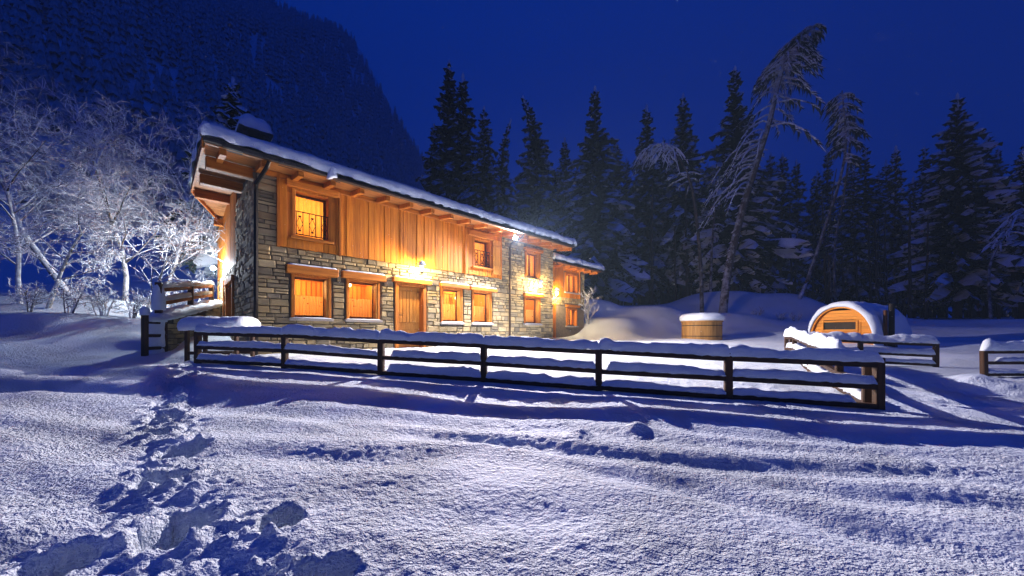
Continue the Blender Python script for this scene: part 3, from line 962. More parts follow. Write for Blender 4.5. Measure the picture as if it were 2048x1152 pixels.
cutf = lambda W: np.where(W < RY, RL-.04, np.clip(RL-.04+(W-RY)/(7.4-RY)*.95, None, -.13))
roof_snow('roof_snow', RL-.04, RR_+.03, -.97, GW+.85, top, .33, roof, 2.0, cutf)
# the slab of snow that slid over the gutter's end
m = MB(); snow_strip(m, (1.28, -1.0, 4.25), (1.52, -1.0, 4.33), .14, .30, seed=1, rough=.7, droop=0); m.build('snow_lump', M['snow'], roof, True)
# chimney
ch = MB(); ch.box(.02, .62, 2.3, 2.9, 4.6, 6.18, .02); chim = ch.build('chimney', M['rendered'], roof)
m = MB()
for (cx_, cy_) in ((.0, 2.28), (.5, 2.28), (.5, 2.78), (.0, 2.78)): m.box(cx_+.02, cx_+.12, cy_+.02, cy_+.12, 6.18, 6.35)
m.box(-.10, .74, 2.18, 3.02, 6.35, 6.42, .02); m.build('chimney_cap', M['slate'], chim)
m = MB(); snow_strip(m, (-.12, 2.6, 6.42), (.76, 2.6, 6.42), .86, .42, seed=5, step=.08, rough=.8, endcap=.3); m.build('chimney_snow', M['snow'], chim, True)

# ================================================================== annex at the far end
annex = empty('lower_annex', house.location, ANG)
tag(annex, 'low timber-fronted annex set back at the far end of the stone house', 'house')
AX0, AX1, AY, AD = FL+.01, 14.8, .6, 6.0
AUP = (13.1, 14.15, 2.55, 3.55); ALW = (13.22, 14.06, .8, 1.72); ADR = (11.6, 12.25, -.2, 1.9)
ez = 3.80
az = lambda w: ez+.10*w
m = MB()
wall_grid(m, AX0, AX1, -1.6, az(AY)+.03, [AUP, ALW, ADR], .3, lambda u, d, z: (u, AY+d, z))
m.quad((AX1, AY, -1.6), (AX1, AD, -1.6), (AX1, AD, 4.3), (AX1, AY, 3.86)); m.quad((AX0, AD, -1.6), (AX1, AD, -1.6), (AX1, AD, 4.3), (AX0, AD, 4.3))
aw = m.build('wall', M['rendered'], annex)
stones = courses(AX0, AX1, 1.85, 2.25, [frame(AUP), (13.0, 14.3, 1.7, 1.9)], 21, wmax=.3)+courses(14.35, AX1, 2.25, 3.86, [], 22, wmax=.25)
for s in stones:
    me, v, f = PROTO[rr.randrange(7)]
    o = bpy.data.objects.new('stone', me); col.objects.link(o); o.parent = aw
    u, w, z, h = s
    o.matrix_local = Matrix.Translation((u+w/2, AY+.004, z+h/2)) @ Matrix.Diagonal((w-.016, .05, h-.016, 1))
cl = MB(); cl.box(AX0+.02, AX0+.09, AY-.09, AY-.003, 2.25, 3.86); cl.box(14.28, 14.35, AY-.09, AY-.003, 2.25, 3.86)
cb = cl.build('cladding', M['jamb'], annex)
boards(AX0+.09, 14.28, 2.25, 3.86, [frame(AUP, .06)], AY-.012, cb, M['clad'], .14, .2)
def awin(op, kind):
    a, b, c, d = op; m = MB(); y0 = AY
    m.box(a-.05, a+.06, y0-.06, y0+.25, c, d, .006); m.box(b-.06, b+.05, y0-.06, y0+.25, c, d, .006); m.box(a+.06, b-.06, y0-.055, y0+.25, d-.08, d+.04, .006)
    w = m.build('window', M['jamb'], annex)
    m = MB(); m.box(a+.06, a+.11, y0+.12, y0+.17, c, d-.08); m.box(b-.11, b-.06, y0+.12, y0+.17, c, d-.08); m.box((a+b)/2-.03, (a+b)/2+.03, y0+.12, y0+.17, c, d-.08); m.box(a+.11, b-.11, y0+.122, y0+.168, c, c+.06)
    m.build('sash', M['darkjamb'], w)
    m = MB(); m.box(a+.1, b-.1, y0+.142, y0+.147, c, d-.08); m.build('pane', M['glass'], w)
    curtain(w, a+.1, b-.1, c, d-.08, y0+.24, M['blind'], 5)
    m = MB(); m.box(a-.1, b+.1, y0-.1, y0+.1, c-.07, c-.003); m.build('sill', M['granite'], w)
    return w
awin(AUP, 0); lw_ = awin(ALW, 1)
m = MB(); m.box(ALW[0]-.12, ALW[1]+.2, AY-.14, AY+.05, ALW[3]+.045, ALW[3]+.17, .01); m.build('lintel', M['beam'], lw_)
def room2(u0, u1, z0, z1, lu, lz, op):
    global house
    keep = house; house = annex
    r = room(u0, u1, z0, z1, [(lu, AY+.9, lz)], y0=AY+.305, depth=1.2, ops=[op], power=ROOM_W*.8)
    house = keep
room2(12.8, 14.5, 2.3, 3.7, 13.6, 3.2, AUP); room2(12.9, 14.4, .5, 1.8, 13.6, 1.4, ALW)
m = MB(); m.box(ADR[0]-.05, ADR[0]+.07, AY-.05, AY+.25, -.2, ADR[3]); m.box(ADR[1]-.07, ADR[1]+.05, AY-.05, AY+.25, -.2, ADR[3]); m.box(ADR[0]+.07, ADR[1]-.07, AY-.05, AY+.25, ADR[3]-.1, ADR[3])
ad = m.build('door', M['jamb'], annex)
m = MB(); m.box(ADR[0]+.07, ADR[1]-.07, AY+.12, AY+.16, -.2, ADR[3]-.1)
for k in range(3): m.box(ADR[0]+.09+k*.16, ADR[0]+.235+k*.16, AY+.105, AY+.119, -.2, ADR[3]-.12)
m.build('door_leaf', M['door'], ad)
m = MB()
ap = [(AX0+.0, 0.0), (15.70, 0.0), (15.70, AD+.4), (AX0+.0, AD+.4)]
slab(m, [(x, y, az(y)+.12) for x, y in ap], .10)
ar = m.build('roof', M['slate'], annex)
m = MB(); slab(m, [(x, y, az(y)+.017) for x, y in [(AX0+.01, .04), (15.66, .04), (15.66, AD), (AX0+.01, AD)]], .027); m.build('soffit', M['soffit'], ar)
u = AX0+.25
while u < 15.6:
    m = MB(); m.box(u, u+.1, .08, AY-.02, az(.08)-.13, az(.08)-.012); m.build('rafter', M['beam'], ar); u += .62
m = MB(); gutter(m, AX0+.1, 15.65, -.07, az(0)+.03); m.build('gutter', M['copper'], ar)
roof_snow('roof_snow', AX0+.02, 15.73, -.06, AD+.35, lambda W: az(W)+.123, .30, ar, 8.0)
# ================================================================== fences
def gz(x, y): return float(base_h(np.array([x]), np.array([y]))[0])+EYE
def beam_mesh(mb, p, q, w, h):
    p, q = Vector(p), Vector(q); d = (q-p).normalized(); s = Vector((d.y, -d.x, 0)).normalized()*(w/2); z = Vector((0, 0, h/2))
    b = .008
    v = []
    for c in (p, q):
        for a, k in ((1, -1), (1, 1), (-1, 1), (-1, -1)):
            v.append(c+s*a+z*k)
    mb.add(v, [(0,1,2,3),(7,6,5,4),(0,4,5,1),(1,5,6,2),(2,6,7,3),(3,7,4,0)])
def fence(name, label, cat_group, posts, rails=(.045, .315, .62), ptop=.70, snow=(.13, .14, .185), zf=gz, seed=1.0, rail_h=.07, skip_snow=(), postw=.105, snow_w=.125, sink=.5):
    root = empty(name, (posts[0][0], posts[0][1], zf(*posts[0])))
    o0 = Vector(root.location)
    tag(root, label, 'fence', cat_group)
    P = [Vector((x, y, zf(x, y)))-o0 for x, y in posts]
    r = random.Random(int(seed*100))
    for i, p in enumerate(P):
        q = P[min(i+1, len(P)-1)]-P[max(i-1, 0)]
        an = math.atan2(q.y, q.x)+r.uniform(-.06, .06)
        m = MB(); a = postw/2; m.box(-a, a, -a, a, -sink, ptop+r.uniform(-.015, .015), .014)
        po = m.build('post', M['post'], root); po.location = p; po.rotation_euler = (r.uniform(-.015, .015), r.uniform(-.015, .015), an)
    for i in range(len(P)-1):
        for k, hgt in enumerate(rails):
            d = (P[i+1]-P[i]).normalized()
            off = Vector((d.y, -d.x, 0))*.0
            a = P[i]+d*(postw*.45)+Vector((0, 0, hgt+r.uniform(-.012, .012))); b = P[i+1]-d*(postw*.45)+Vector((0, 0, hgt+r.uniform(-.012, .012)))
            m = MB(); beam_mesh(m, a, b, .10, rail_h); m.build('rail', M['fence'], root)
            if (i, k) in skip_snow or snow[k] <= 0: continue
            m = MB(); up = Vector((0, 0, rail_h/2-.004))
            e = d*.0
            top = k == len(rails)-1
            if not top: a, b = a-d*.03, b+d*.03
            if top: a, b = a-d*postw*.9, b+d*postw*.9; up = up+Vector((0, 0, .0))
            tk_ = r.uniform(.78, 1.12)
            if not top and r.random() < .3:
                if r.random() < .5: a = a+d*r.uniform(.05, .3)
                else: b = b-d*r.uniform(.05, .3)
            snow_strip(m, a+up, b+up, snow_w*(1.12 if top else 1), snow[k]*tk_, seed=seed+i*1.7+k*.9, rough=1.5 if top else 1.3, droop=-.004, endcap=.025 if not top else .12)
            m.build('snow', M['snow'], root, True)
    return root
fr = [(-6.57,7.32), (-4.46,6.87), (-2.41,6.44), (-.48,6.04), (1.40,5.65), (3.25,5.26), (5.10,4.87)]
front_fence = fence('rail_fence', 'long dark three-rail fence thick with snow in front of the house', None, fr, seed=1.3)
# return from the right-hand end, running back past the yard
fence('rail_fence', 'lit snowy fence running back from the long fence beside the yard', None, [(5.12,5.05), (5.75,6.15), (6.9,8.1), (8.0,9.9), (8.55,10.9)], seed=2.1, snow=(.12, .12, .22), skip_snow=((0, 2), (0, 1), (1, 1)))
fence('rail_fence', 'three-rail snowy fence in front of the arched sauna cabin', None, [(8.75,10.95), (10.4,10.45), (12.05,9.95)], seed=3.7, snow=(.13, .15, .20))
f2 = fence('rail_fence', 'short snowy fence cut off by the right edge of the picture', None, [(11.4,8.45), (12.9,8.25), (14.5,8.05)], seed=4.2, snow=(.10, .11, .24), rails=(.08, .36, .62), ptop=.64)
M['post'].node_tree  # posts share one material
# extra gatepost pair by the end of the long fence
def capped(root, x, y, z, w, t, seed):
    m = MB(); snow_strip(m, (x-w/2, y, z), (x+w/2, y, z), w, t, seed=seed, step=.05, endcap=w*.45); return m.build('snow', M['snow'], root, True)
for o, (x, y), t in ((0, (8.55, 10.9), .3), (1, (12.05, 9.95), .32)):
    pass

# ---- retaining wall at the left with the fence on top
N0, F0 = Vector((-8.62, 8.75)), Vector((-11.35, 13.7))
rw = empty('retaining_wall', (N0.x, N0.y, EYE-.6), math.atan2((F0-N0).y, (F0-N0).x))
tag(rw, 'low stone retaining wall capped with snow left of the house corner', 'wall')
RLn = (F0-N0).length
rt = lambda s: .93+ .78*s/RLn
m = MB()
v = [(0, 0, -.6), (RLn, 0, -.6), (RLn, -.38, -.6), (0, -.38, -.6), (0, 0, rt(0)), (RLn, 0, rt(RLn)), (RLn, -.38, rt(RLn)), (0, -.38, rt(0))]
v = [(x, -y, z) for x, y, z in v]
m.add(v, [(0,1,2,3),(7,6,5,4),(0,4,5,1),(1,5,6,2),(2,6,7,3),(3,7,4,0)])
core = m.build('wall_core', M['mortar'], rw)
for (u, w, z, h) in courses(0, RLn, -.1, 1.75, [], 31, .10, .2, .18, .5):
    if z+h > rt(u)+.03: continue
    me, vv, f = PROTO[rr.randrange(7)]
    o = bpy.data.objects.new('stone', me); col.objects.link(o); o.parent = core
    o.matrix_local = Matrix.Translation((u+w/2, .004, z+h/2)) @ Matrix.Diagonal((w-.02, .05, h-.02, 1))
for (u, w, z, h) in courses(0, .38, -.1, .93, [], 32, .12, .2, .15, .3):
    me, vv, f = PROTO[rr.randrange(7)]
    o = bpy.data.objects.new('stone', me); col.objects.link(o); o.parent = core
    o.matrix_local = Matrix.Translation((.004, u+w/2, z+h/2)) @ Matrix.Rotation(-math.pi/2, 4, 'Z') @ Matrix.Diagonal((w-.02, .05, h-.02, 1))
m = MB(); snow_strip(m, (-.06, .19, rt(0)-.01), (RLn, .19, rt(RLn)-.01), .5, .2, seed=6.1, step=.09); m.build('wall_snow', M['snow'], rw, True)
m = MB(); 
m.tube([(-.07+.03*math.sin(k*2.1), .19+.02*math.cos(k*1.7), k*.1-.1) for k in range(12)], [.17+.02*math.sin(k*1.9) for k in range(12)], 14)
m.build('face_snow', M['snow'], rw, True)
dl = (F0-N0)/RLn
def wz(x, y):
    s = (Vector((x, y))-N0).dot(dl); return EYE-.6+rt(s)
lp = [N0+dl*s+Vector((-.16, -.1)) for s in (.12, 2.6, 5.0)]
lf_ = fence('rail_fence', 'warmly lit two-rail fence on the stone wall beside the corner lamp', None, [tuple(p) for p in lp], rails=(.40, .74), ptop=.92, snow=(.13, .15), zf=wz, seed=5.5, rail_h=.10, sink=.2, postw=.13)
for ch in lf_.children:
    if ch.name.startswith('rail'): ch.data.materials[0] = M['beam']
m = MB(); q = lp[0]-Vector(lf_.location[:2]); snow_strip(m, (q.x-.12, q.y, .25), (q.x+.12, q.y, .25), .24, .78, seed=2.2, step=.04, endcap=.1); m.build('post_snow', M['snow'], lf_, True)
# gate leaf folded open beside the wall end
gp = empty('gate', (-8.55, 8.15, gz(-8.55, 8.15)), R(100))
tag(gp, 'dark wooden field gate standing open by the end of the stone wall', 'gate')
m = MB(); m.box(-.05, .05, -.05, .05, -.4, .98, .01); m.build('post', M['post'], gp)
m = MB(); m.box(.55, .63, -.04, .04, 0, .86, .01); m.build('stile', M['post'], gp)
for zz in (.12, .42, .74):
    m = MB(); m.box(.05, .56, -.025, .025, zz, zz+.075, .006); m.build('rail', M['fence'], gp)
m = MB(); snow_strip(m, (-.08, 0, .96), (.08, 0, .96), .15, .16, seed=.4, step=.03, endcap=.07); m.build('snow', M['snow'], gp, True)
m = MB(); snow_strip(m, (.08, 0, .81), (.62, 0, .81), .11, .10, seed=1.4, step=.04); m.build('snow', M['snow'], gp, True)

# ---- snowed-in garden table by the house corner
tb = empty('garden_bench', (-6.55, 7.86, gz(-6.55, 7.86)), R(-8))
tag(tb, 'wooden garden bench buried under a thick slab of snow behind the long fence', 'bench')
for x in (-.62, .62):
    for y in (-.2, .2):
        m = MB(); m.box(x-.035, x+.035, y-.035, y+.035, -.4, .62, .006); m.build('leg', M['post'], tb)
for k in range(4):
    m = MB(); m.box(-.75, .75, -.27+k*.137, -.145+k*.137, .62, .66, .006); m.build('slat', M['fence'], tb)
for y in (-.2, .2):
    m = MB(); m.box(-.585, .585, y-.02, y+.02, .1, .17); m.build('stretcher', M['fence'], tb)
m = MB(); snow_strip(m, (-.78, 0, .66), (.78, 0, .66), .60, .27, seed=7.7, step=.05, rough=.45, endcap=.08); m.build('snow', M['snow'], tb, True)

# ---- hot tub
tubx, tuby = 9.15, 16.9
tub = empty('hot_tub', (tubx, tuby, gz(tubx, tuby)-.1))
tag(tub, 'round wooden hot tub with a thick snow cap below the white bank', 'hot tub')
n = 34; rad = .84
sv = MB(); sv.box(-.079, .079, -.025, .025, 0, .86, .008)
for k in range(n):
    g = 2*math.pi*k/n
    if k == 0: s0 = sv.build('stave', M['tub'], tub); o = s0
    else: o = s0.copy(); col.objects.link(o); o.parent = tub
    o.location = (rad*math.cos(g), rad*math.sin(g), 0); o.rotation_euler = (0, 0, g+math.pi/2)
for zz in (.16, .66):
    m = MB(); m.lathe([(rad+.022, zz), (rad+.036, zz), (rad+.036, zz+.035), (rad+.022, zz+.035)], 48); m.build('hoop', M['metal'], tub)
m = MB(); m.lathe([(.001, .84), (rad+.07, .84), (rad+.07, .90), (.001, .91)], 40); m.build('lid', M['tub'], tub)
m = MB(); pr = [(rad+.04, .895), (rad+.12, .95), (rad+.12, 1.10), (rad+.05, 1.20), (rad-.15, 1.26), (.4, 1.28), (.001, 1.28)]
m.lathe(pr, 56)
m.v = [(x*(1+.03*vnoise(np.array([math.atan2(y, x)*4]), np.array([z*9]))[0]), y*(1+.03*vnoise(np.array([math.atan2(y, x)*4]), np.array([z*9]))[0]), z+.03*vnoise(np.array([x*3.]), np.array([y*3.]))[0]*(z > .9)) for x, y, z in m.v]
m.build('snow', M['snow'], tub, True)

# ---- arched sauna cabin
sx_, sy_ = 13.35, 14.2
sau = empty('sauna_cabin', (sx_, sy_, gz(sx_, sy_)-.22), R(25)-math.pi/2)
tag(sau, 'arched orange timber sauna cabin with a dark strip window under a snow hood', 'cabin')
SW, SH, SD = .98, 1.62, 2.9
def arch(t, w=SW, h=SH):       # t 0..1 from left foot over the top to the right foot
    a = math.pi*t
    cx = math.cos(a); sy = math.sin(a)
    return (-w*math.copysign(abs(cx)**.92, cx), h*abs(sy)**.86)
def arch_x(z, w=SW, h=SH):
    s = min(1, max(0, z/h))**(1/.86); return w*math.sqrt(max(0, 1-s*s))**.92
# planked front: single horizontal boards
WN = (-.56, .47, .74, 1.06)
z = 0.0; k = 0
while z < SH-.1:
    h = .128; z1 = min(z+h, SH-.04)
    xa, xb = arch_x(z)-.03, arch_x(z1)-.03
    parts = [(-1, 1)]
    def pl(l0, l1, r0, r1):
        m = MB(); y0, y1 = -.02+random.uniform(-.004, .004), .03
        v = [(l0, y0, z+.004), (r0, y0, z+.004), (r1, y0, z1-.004), (l1, y0, z1-.004)]
        m.add(v+[(x, y1, c) for x, _, c in v], [(0,1,2,3),(7,6,5,4),(0,4,5,1),(1,5,6,2),(2,6,7,3),(3,7,4,0)]); m.build('plank', M['sauna'], sau)
    if z1 > WN[2]+.03 and z < WN[3]-.03:
        pl(-xa, -xb, WN[0], WN[0]); pl(WN[1], WN[1], xa, xb)
    else: pl(-xa, -xb, xa, xb)
    z += h
m = MB(); a, b, c, d = WN
m.box(a-.07, a, -.06, .04, c-.07, d+.07, .008); m.box(b, b+.07, -.06, .04, c-.07, d+.07, .008); m.box(a, b, -.058, .04, d, d+.07, .008); m.box(a, b, -.058, .04, c-.07, c, .008)
wn_ = m.build('window', M['sauna'], sau)
m = MB(); m.box(a, b, .0, .02, c, d); m.build('pane', M['blackglass'], wn_)
m = MB(); m.box(b+.10, b+.15, -.045, .0, .0, c+.3, .005); m.build('batten', M['sauna'], sau)
def shell(name, w0, h0, w1, h1, y0, y1, mat, n=40, ny_=2, jitter=0, smooth=False, tfun=None):
    m = MB(); vs = []; fs = []
    ysl = np.linspace(y0, y1, ny_)
    for yi, y in enumerate(ysl):
        for i in range(n+1):
            t = i/n
            k = tfun(t, y) if tfun else 1.0
            xi, zi = arch(t, w0, h0); xo, zo = arch(t, w1, h1)
            xo = xi+(xo-xi)*k; zo = zi+(zo-zi)*k
            j = jitter*vnoise(np.array([t*23.]), np.array([y*5.]))[0]
            e = 1.0
            if jitter and yi in (0, ny_-1): xo = xi+(xo-xi)*.5; zo = zi+(zo-zi)*.5
            vs.append((xo+j*(1 if xo > 0 else -1)*.5, y, zo+j)); vs.append((xi, y, zi))
    w = (n+1)*2
    for yi in range(ny_-1):
        for i in range(n):
            a = yi*w+2*i; b = a+2; c = a+w; d = b+w
            fs += [(a, b, d, c), (a+1, c+1, d+1, b+1)]
        a = yi*w; fs.append((a, a+w, a+w+1, a+1)); a = yi*w+2*n; fs.append((a, a+1, a+w+1, a+w))
    for yi in (0, ny_-1):
        for i in range(n):
            a = yi*w+2*i; fs.append((a, a+1, a+3, a+2) if yi == 0 else (a, a+2, a+3, a+1))
    m.add(vs, fs); return m.build(name, mat, sau, smooth)
shell('front_rim', SW, SH, SW+.06, SH+.06, -.14, .05, M['sauna'], ny_=2)
shell('roof', SW, SH, SW+.05, SH+.05, .055, SD, M['slate'])
m = MB(); nn = 30; pts = [arch(i/nn) for i in range(nn+1)]; m.add([(x, SD-.05, z) for x, z in pts], [tuple(range(nn+1))]); m.build('back_wall', M['sauna'], sau)
def tf(t, y):
    s = math.sin(math.pi*t)
    return .12+1.0*max(0, s)**.6*(1+.25*vnoise(np.array([t*5+3.]), np.array([y*1.4]))[0])+ (.4*max(0, .35-abs(t-.92))/.35*max(0, min(1, (y-1.3)/1.2)) if t > .6 else 0)
shell('snow_hood', SW+.062, SH+.062, SW+.22, SH+.26, -.20, SD+.15, M['snow'], n=60, ny_=26, jitter=.04, smooth=True, tfun=tf)
m = MB(); m.tube([(1.17, .9, 0), (1.17, .9, 1.75)], .09, 12); m.box(1.05, 1.30, .76, 1.04, 0, .5, .02); m.build('stove_pipe', M['metal'], sau)
m = MB(); m.box(1.06, 1.14, .5, .7, 0, 1.5, .02); m.build('wind_board', M['darkjamb'], sau)

# ================================================================== lamps
def lantern(label, u, z, scale=1.0, y=-.02, root=house, n=1):
    x, yy = hw(u, y)
    o = empty('wall_lantern', (x, yy, z+EYE-.42), ANG)
    tag(o, label, 'lamp', 'wall lanterns on the house front')
    s = scale
    m = MB(); m.box(-.05*s, .05*s, -.02, .0, -.16*s, .12*s, .006); m.build('back_plate', M['metal'], o)
    m = MB(); m.tube([(0, -.02, .06*s), (0, -.18*s, .22*s), (0, -.44*s, .18*s), (0, -.44*s, .13*s)], .012*s, 6); m.tube([(0, -.02, -.1*s), (0, -.14*s, -.02*s), (0, -.16*s, .15*s)], .009*s, 6)
    m.build('arm', M['metal'], o)
    m = MB(); m.lathe([(.001, .15*s), (.03*s, .13*s), (.12*s, .055*s), (.125*s, .045*s), (.001, .046*s)], 6, (0, -.44*s, 0)); m.build('cap', M['metal'], o)
    m = MB()
    for k in range(6):
        g = 2*math.pi*(k)/6; m.tube([(.095*s*math.cos(g), -.44*s+.095*s*math.sin(g), .045*s), (.065*s*math.cos(g), -.44*s+.065*s*math.sin(g), -.16*s)], .006*s, 4)
    m.lathe([(.001, -.15*s), (.07*s, -.15*s), (.05*s, -.185*s), (.001, -.2*s)], 6, (0, -.44*s, 0)); m.build('cage', M['metal'], o)
    m = MB(); m.lathe([(.001, .045*s), (.03*s, .03*s), (.045*s, -.01*s), (.03*s, -.06*s), (.001, -.075*s)], 12, (0, -.44*s, -.03*s)); m.build('bulb', M['bulb'], o, True)
    m = MB(); snow_strip(m, (-.09*s, -.44*s, .10*s), (.09*s, -.44*s, .10*s), .17*s, .10*s, seed=u, step=.03, endcap=.07); m.build('snow', M['snow'], o, True)
    return o
lantern('black wall lantern glowing above the entrance door', 4.22, 2.50, 1.0)
lantern('white glowing wall lantern between the two end windows of the stone wall', 9.95, 2.52, 1.0)
lantern('small glowing lantern at the left end of the annex front', 11.75, 2.35, 1.15, AY-.02)

def floodlight(name, label, loc, aim, energy, colr, lens, size=150, blend=.5):
    o = empty(name, loc)
    tag(o, label, 'lamp')
    d = (Vector(aim)-Vector(loc)).normalized()
    q = d.to_track_quat('-Z', 'Y')
    def put(ob): ob.rotation_mode = 'QUATERNION'; ob.rotation_quaternion = q
    m = MB(); m.box(-.10, .10, -.075, .075, 0, .07, .012); h_ = m.build('housing', M['metal'], o); put(h_)
    m = MB(); m.box(-.085, .085, -.06, .06, -.006, -.001); l_ = m.build('lens', lens, o); put(l_)
    m = MB(); m.tube([(0, 0, .05), (0, 0, .2)], .015, 6); b_ = m.build('bracket', M['metal'], o); put(b_)
    ld = bpy.data.lights.new('flood_beam', 'SPOT'); ld.energy = energy; ld.color = colr; ld.spot_size = R(size); ld.spot_blend = blend; ld.shadow_soft_size = .05
    lo = bpy.data.objects.new('flood_beam', ld); col.objects.link(lo); lo.parent = o; lo.location = d*.03; put(lo)
    return o
fx, fy = hw(8.14, -.74)
floodlight('floodlight', 'bright white floodlight under the eave where timber meets stone', (fx, fy, 4.13+EYE-.42), (fx+4.2, fy-9.0, 0.8), FLOOD_W, (1.0, .90, .95), M['flood_lens'], 174, .4)
cx0, cy0 = hw(-.34, 6.9)
cl_ = empty('corner_lamp', (cx0, cy0, 2.86+EYE-.42), ANG)
tag(cl_, 'dazzling white globe lamp on the gable wall at the left corner', 'lamp')
m = MB(); m.box(.30, .34, -.06, .06, -.12, .12, .01); m.build('back_plate', M['metal'], cl_)
m = MB(); m.tube([(.30, 0, 0), (.10, 0, .0), (.03, 0, .09), (0, 0, .10)], .014, 6); m.lathe([(.001, .115), (.04, .11), (.05, .07), (.001, .068)], 10); m.build('arm', M['metal'], cl_)
m = MB(); m.lathe([(.001, .07), (.04, .058), (.065, .03), (.07, 0), (.065, -.03), (.04, -.058), (.001, -.07)], 14); m.build('globe', M['corner_lens'], cl_, True)
# ================================================================== trees
def frosted_tree(name, label, group, x, y, height, lean=(0, 0), seed=1, r0=.10, levels=4, kids=(7, 6, 5, 4), spread=.9, stems=1, low=.25, cat='tree', up=.25, twist=.15):
    r = random.Random(seed)
    o = empty(name, (x, y, gz(x, y)-.05))
    tag(o, label, cat, group)
    tk, cr = MB(), MB()
    def grow(p, d, L, rad, lev):
        n = 5 if lev < 2 else 4
        pts = [p]; dirs = [d]
        q = p.copy(); dd = d.copy()
        for i in range(n):
            dd = (dd+Vector((r.gauss(0, twist), r.gauss(0, twist), r.gauss(0, twist*.8)+(up*.12 if lev < 2 else -.03)))*.55).normalized()
            q = q+dd*(L/n); pts.append(q.copy()); dirs.append(dd.copy())
        taper = .45 if lev == 0 else .3
        rads = [rad*(1-(1-taper)*i/n) for i in range(n+1)]
        (tk if lev <= 1 else cr).tube(pts, rads, 6 if lev == 0 else (5 if lev == 1 else 3), cap=False)
        if lev >= levels-1+1: return
        for c in range(kids[min(lev, len(kids)-1)]):
            f = low+(1-low)*((c+r.random()*.9)/kids[min(lev, len(kids)-1)])
            i = min(n-1, int(f*n)); b = pts[i].lerp(pts[i+1], f*n-i)
            side = Vector((r.gauss(0, 1), r.gauss(0, 1), r.gauss(0, .5))); side -= side.dot(dirs[i])*dirs[i]; side.normalize()
            nd = (dirs[i]*r.uniform(.35, .8)+side*spread+Vector((0, 0, up*.6 if lev == 0 else .03))).normalized()
            grow(b, nd, L*r.uniform(.42, .68)*(1.1-f*.35), max(.0095, rad*r.uniform(.38, .52)*(1-.4*f)), lev+1)
    for s in range(stems):
        g = r.uniform(0, 6.28)
        k = .0 if stems == 1 else .35
        d = Vector((lean[0]+k*math.cos(g), lean[1]+k*math.sin(g), 1)).normalized()
        grow(Vector((.1*math.cos(g)*(stems > 1), .1*math.sin(g)*(stems > 1), 0)), d, height*.72*r.uniform(.8, 1.05), r0*r.uniform(.8, 1.1), 0)
    tk.build('trunk', M['frost_trunk'], o, True); cr.build('crown', M['frost'], o)
    return o
def at(px, Y): return ((px-1024)/700*Y, Y)
G1 = 'frosted bare trees left of the house'
x, y = at(150, 12.0); frosted_tree('frosted_tree', 'tallest frosted bare tree, leaning out past the upper left edge', G1, x, y, 9.8, (-.45, -.12), 3, .10, kids=(12, 8, 6, 4), spread=.75)
x, y = at(40, 11.0); frosted_tree('frosted_tree', 'frosted bare tree cut by the left edge of the picture', G1, x, y, 6.0, (-.1, 0), 12, .07, kids=(9, 8, 6, 4), spread=1.0)
x, y = at(250, 12.8); frosted_tree('frosted_tree', 'dense frosted bare tree in the middle of the left group', G1, x, y, 6.8, (-.02, 0), 5, .08, kids=(12, 8, 6, 4), spread=.95)
x, y = at(335, 14.0); frosted_tree('frosted_tree', 'frosted bare tree nearest the roof overhang, branches reaching right', G1, x, y, 7.2, (.08, 0), 8, .08, kids=(12, 8, 6, 4), spread=.95)
x, y = at(288, 11.2); frosted_tree('frosted_tree', 'slender frosted sapling with a forked white stem before the dense tree', G1, x, y, 3.4, (.30, 0), 9, .055, levels=3, kids=(6, 5, 4), spread=.75)
x, y = at(392, 15.2); frosted_tree('frosted_tree', 'small frosted sapling beside the corner floodlight', G1, x, y, 2.6, (.12, 0), 10, .04, levels=3, kids=(6, 5, 4), spread=.7)
x, y = at(95, 10.6); frosted_tree('frosted_tree', 'low spreading frosted tree in front of the tallest one', G1, x, y, 4.6, (.1, -.05), 15, .06, kids=(9, 7, 6, 4), spread=1.1)
G2 = 'frosted shrubs along the left snowbank'
sh = [(60, 9.6, 1.0, 'leftmost frosted shrub at the foot of the bare trees'), (135, 9.9, 1.2, 'frosted shrub under the tallest bare tree'), (205, 10.3, 1.1, 'frosted shrub under the dense bare tree'), (262, 10.8, 1.0, 'frosted shrub beside the forked sapling'), (330, 11.6, 1.3, 'frosted shrub nearest the fence on the stone wall')]
for i, (px, Y_, h_, lb) in enumerate(sh):
    x, y = at(px, Y_); frosted_tree('frosted_shrub', lb, G2, x, y, h_, (0, 0), 40+i, .022, levels=3, kids=(5, 4, 3), spread=.9, stems=5, low=.2, cat='shrub')
x, y = hw(15.2, .5); frosted_tree('climbing_shrub', 'bushy frosted shrub at the outer corner of the annex', None, x, y, 2.1, (0, 0), 61, .025, levels=3, kids=(6, 4, 3), spread=.45, stems=5, low=.15, cat='shrub')

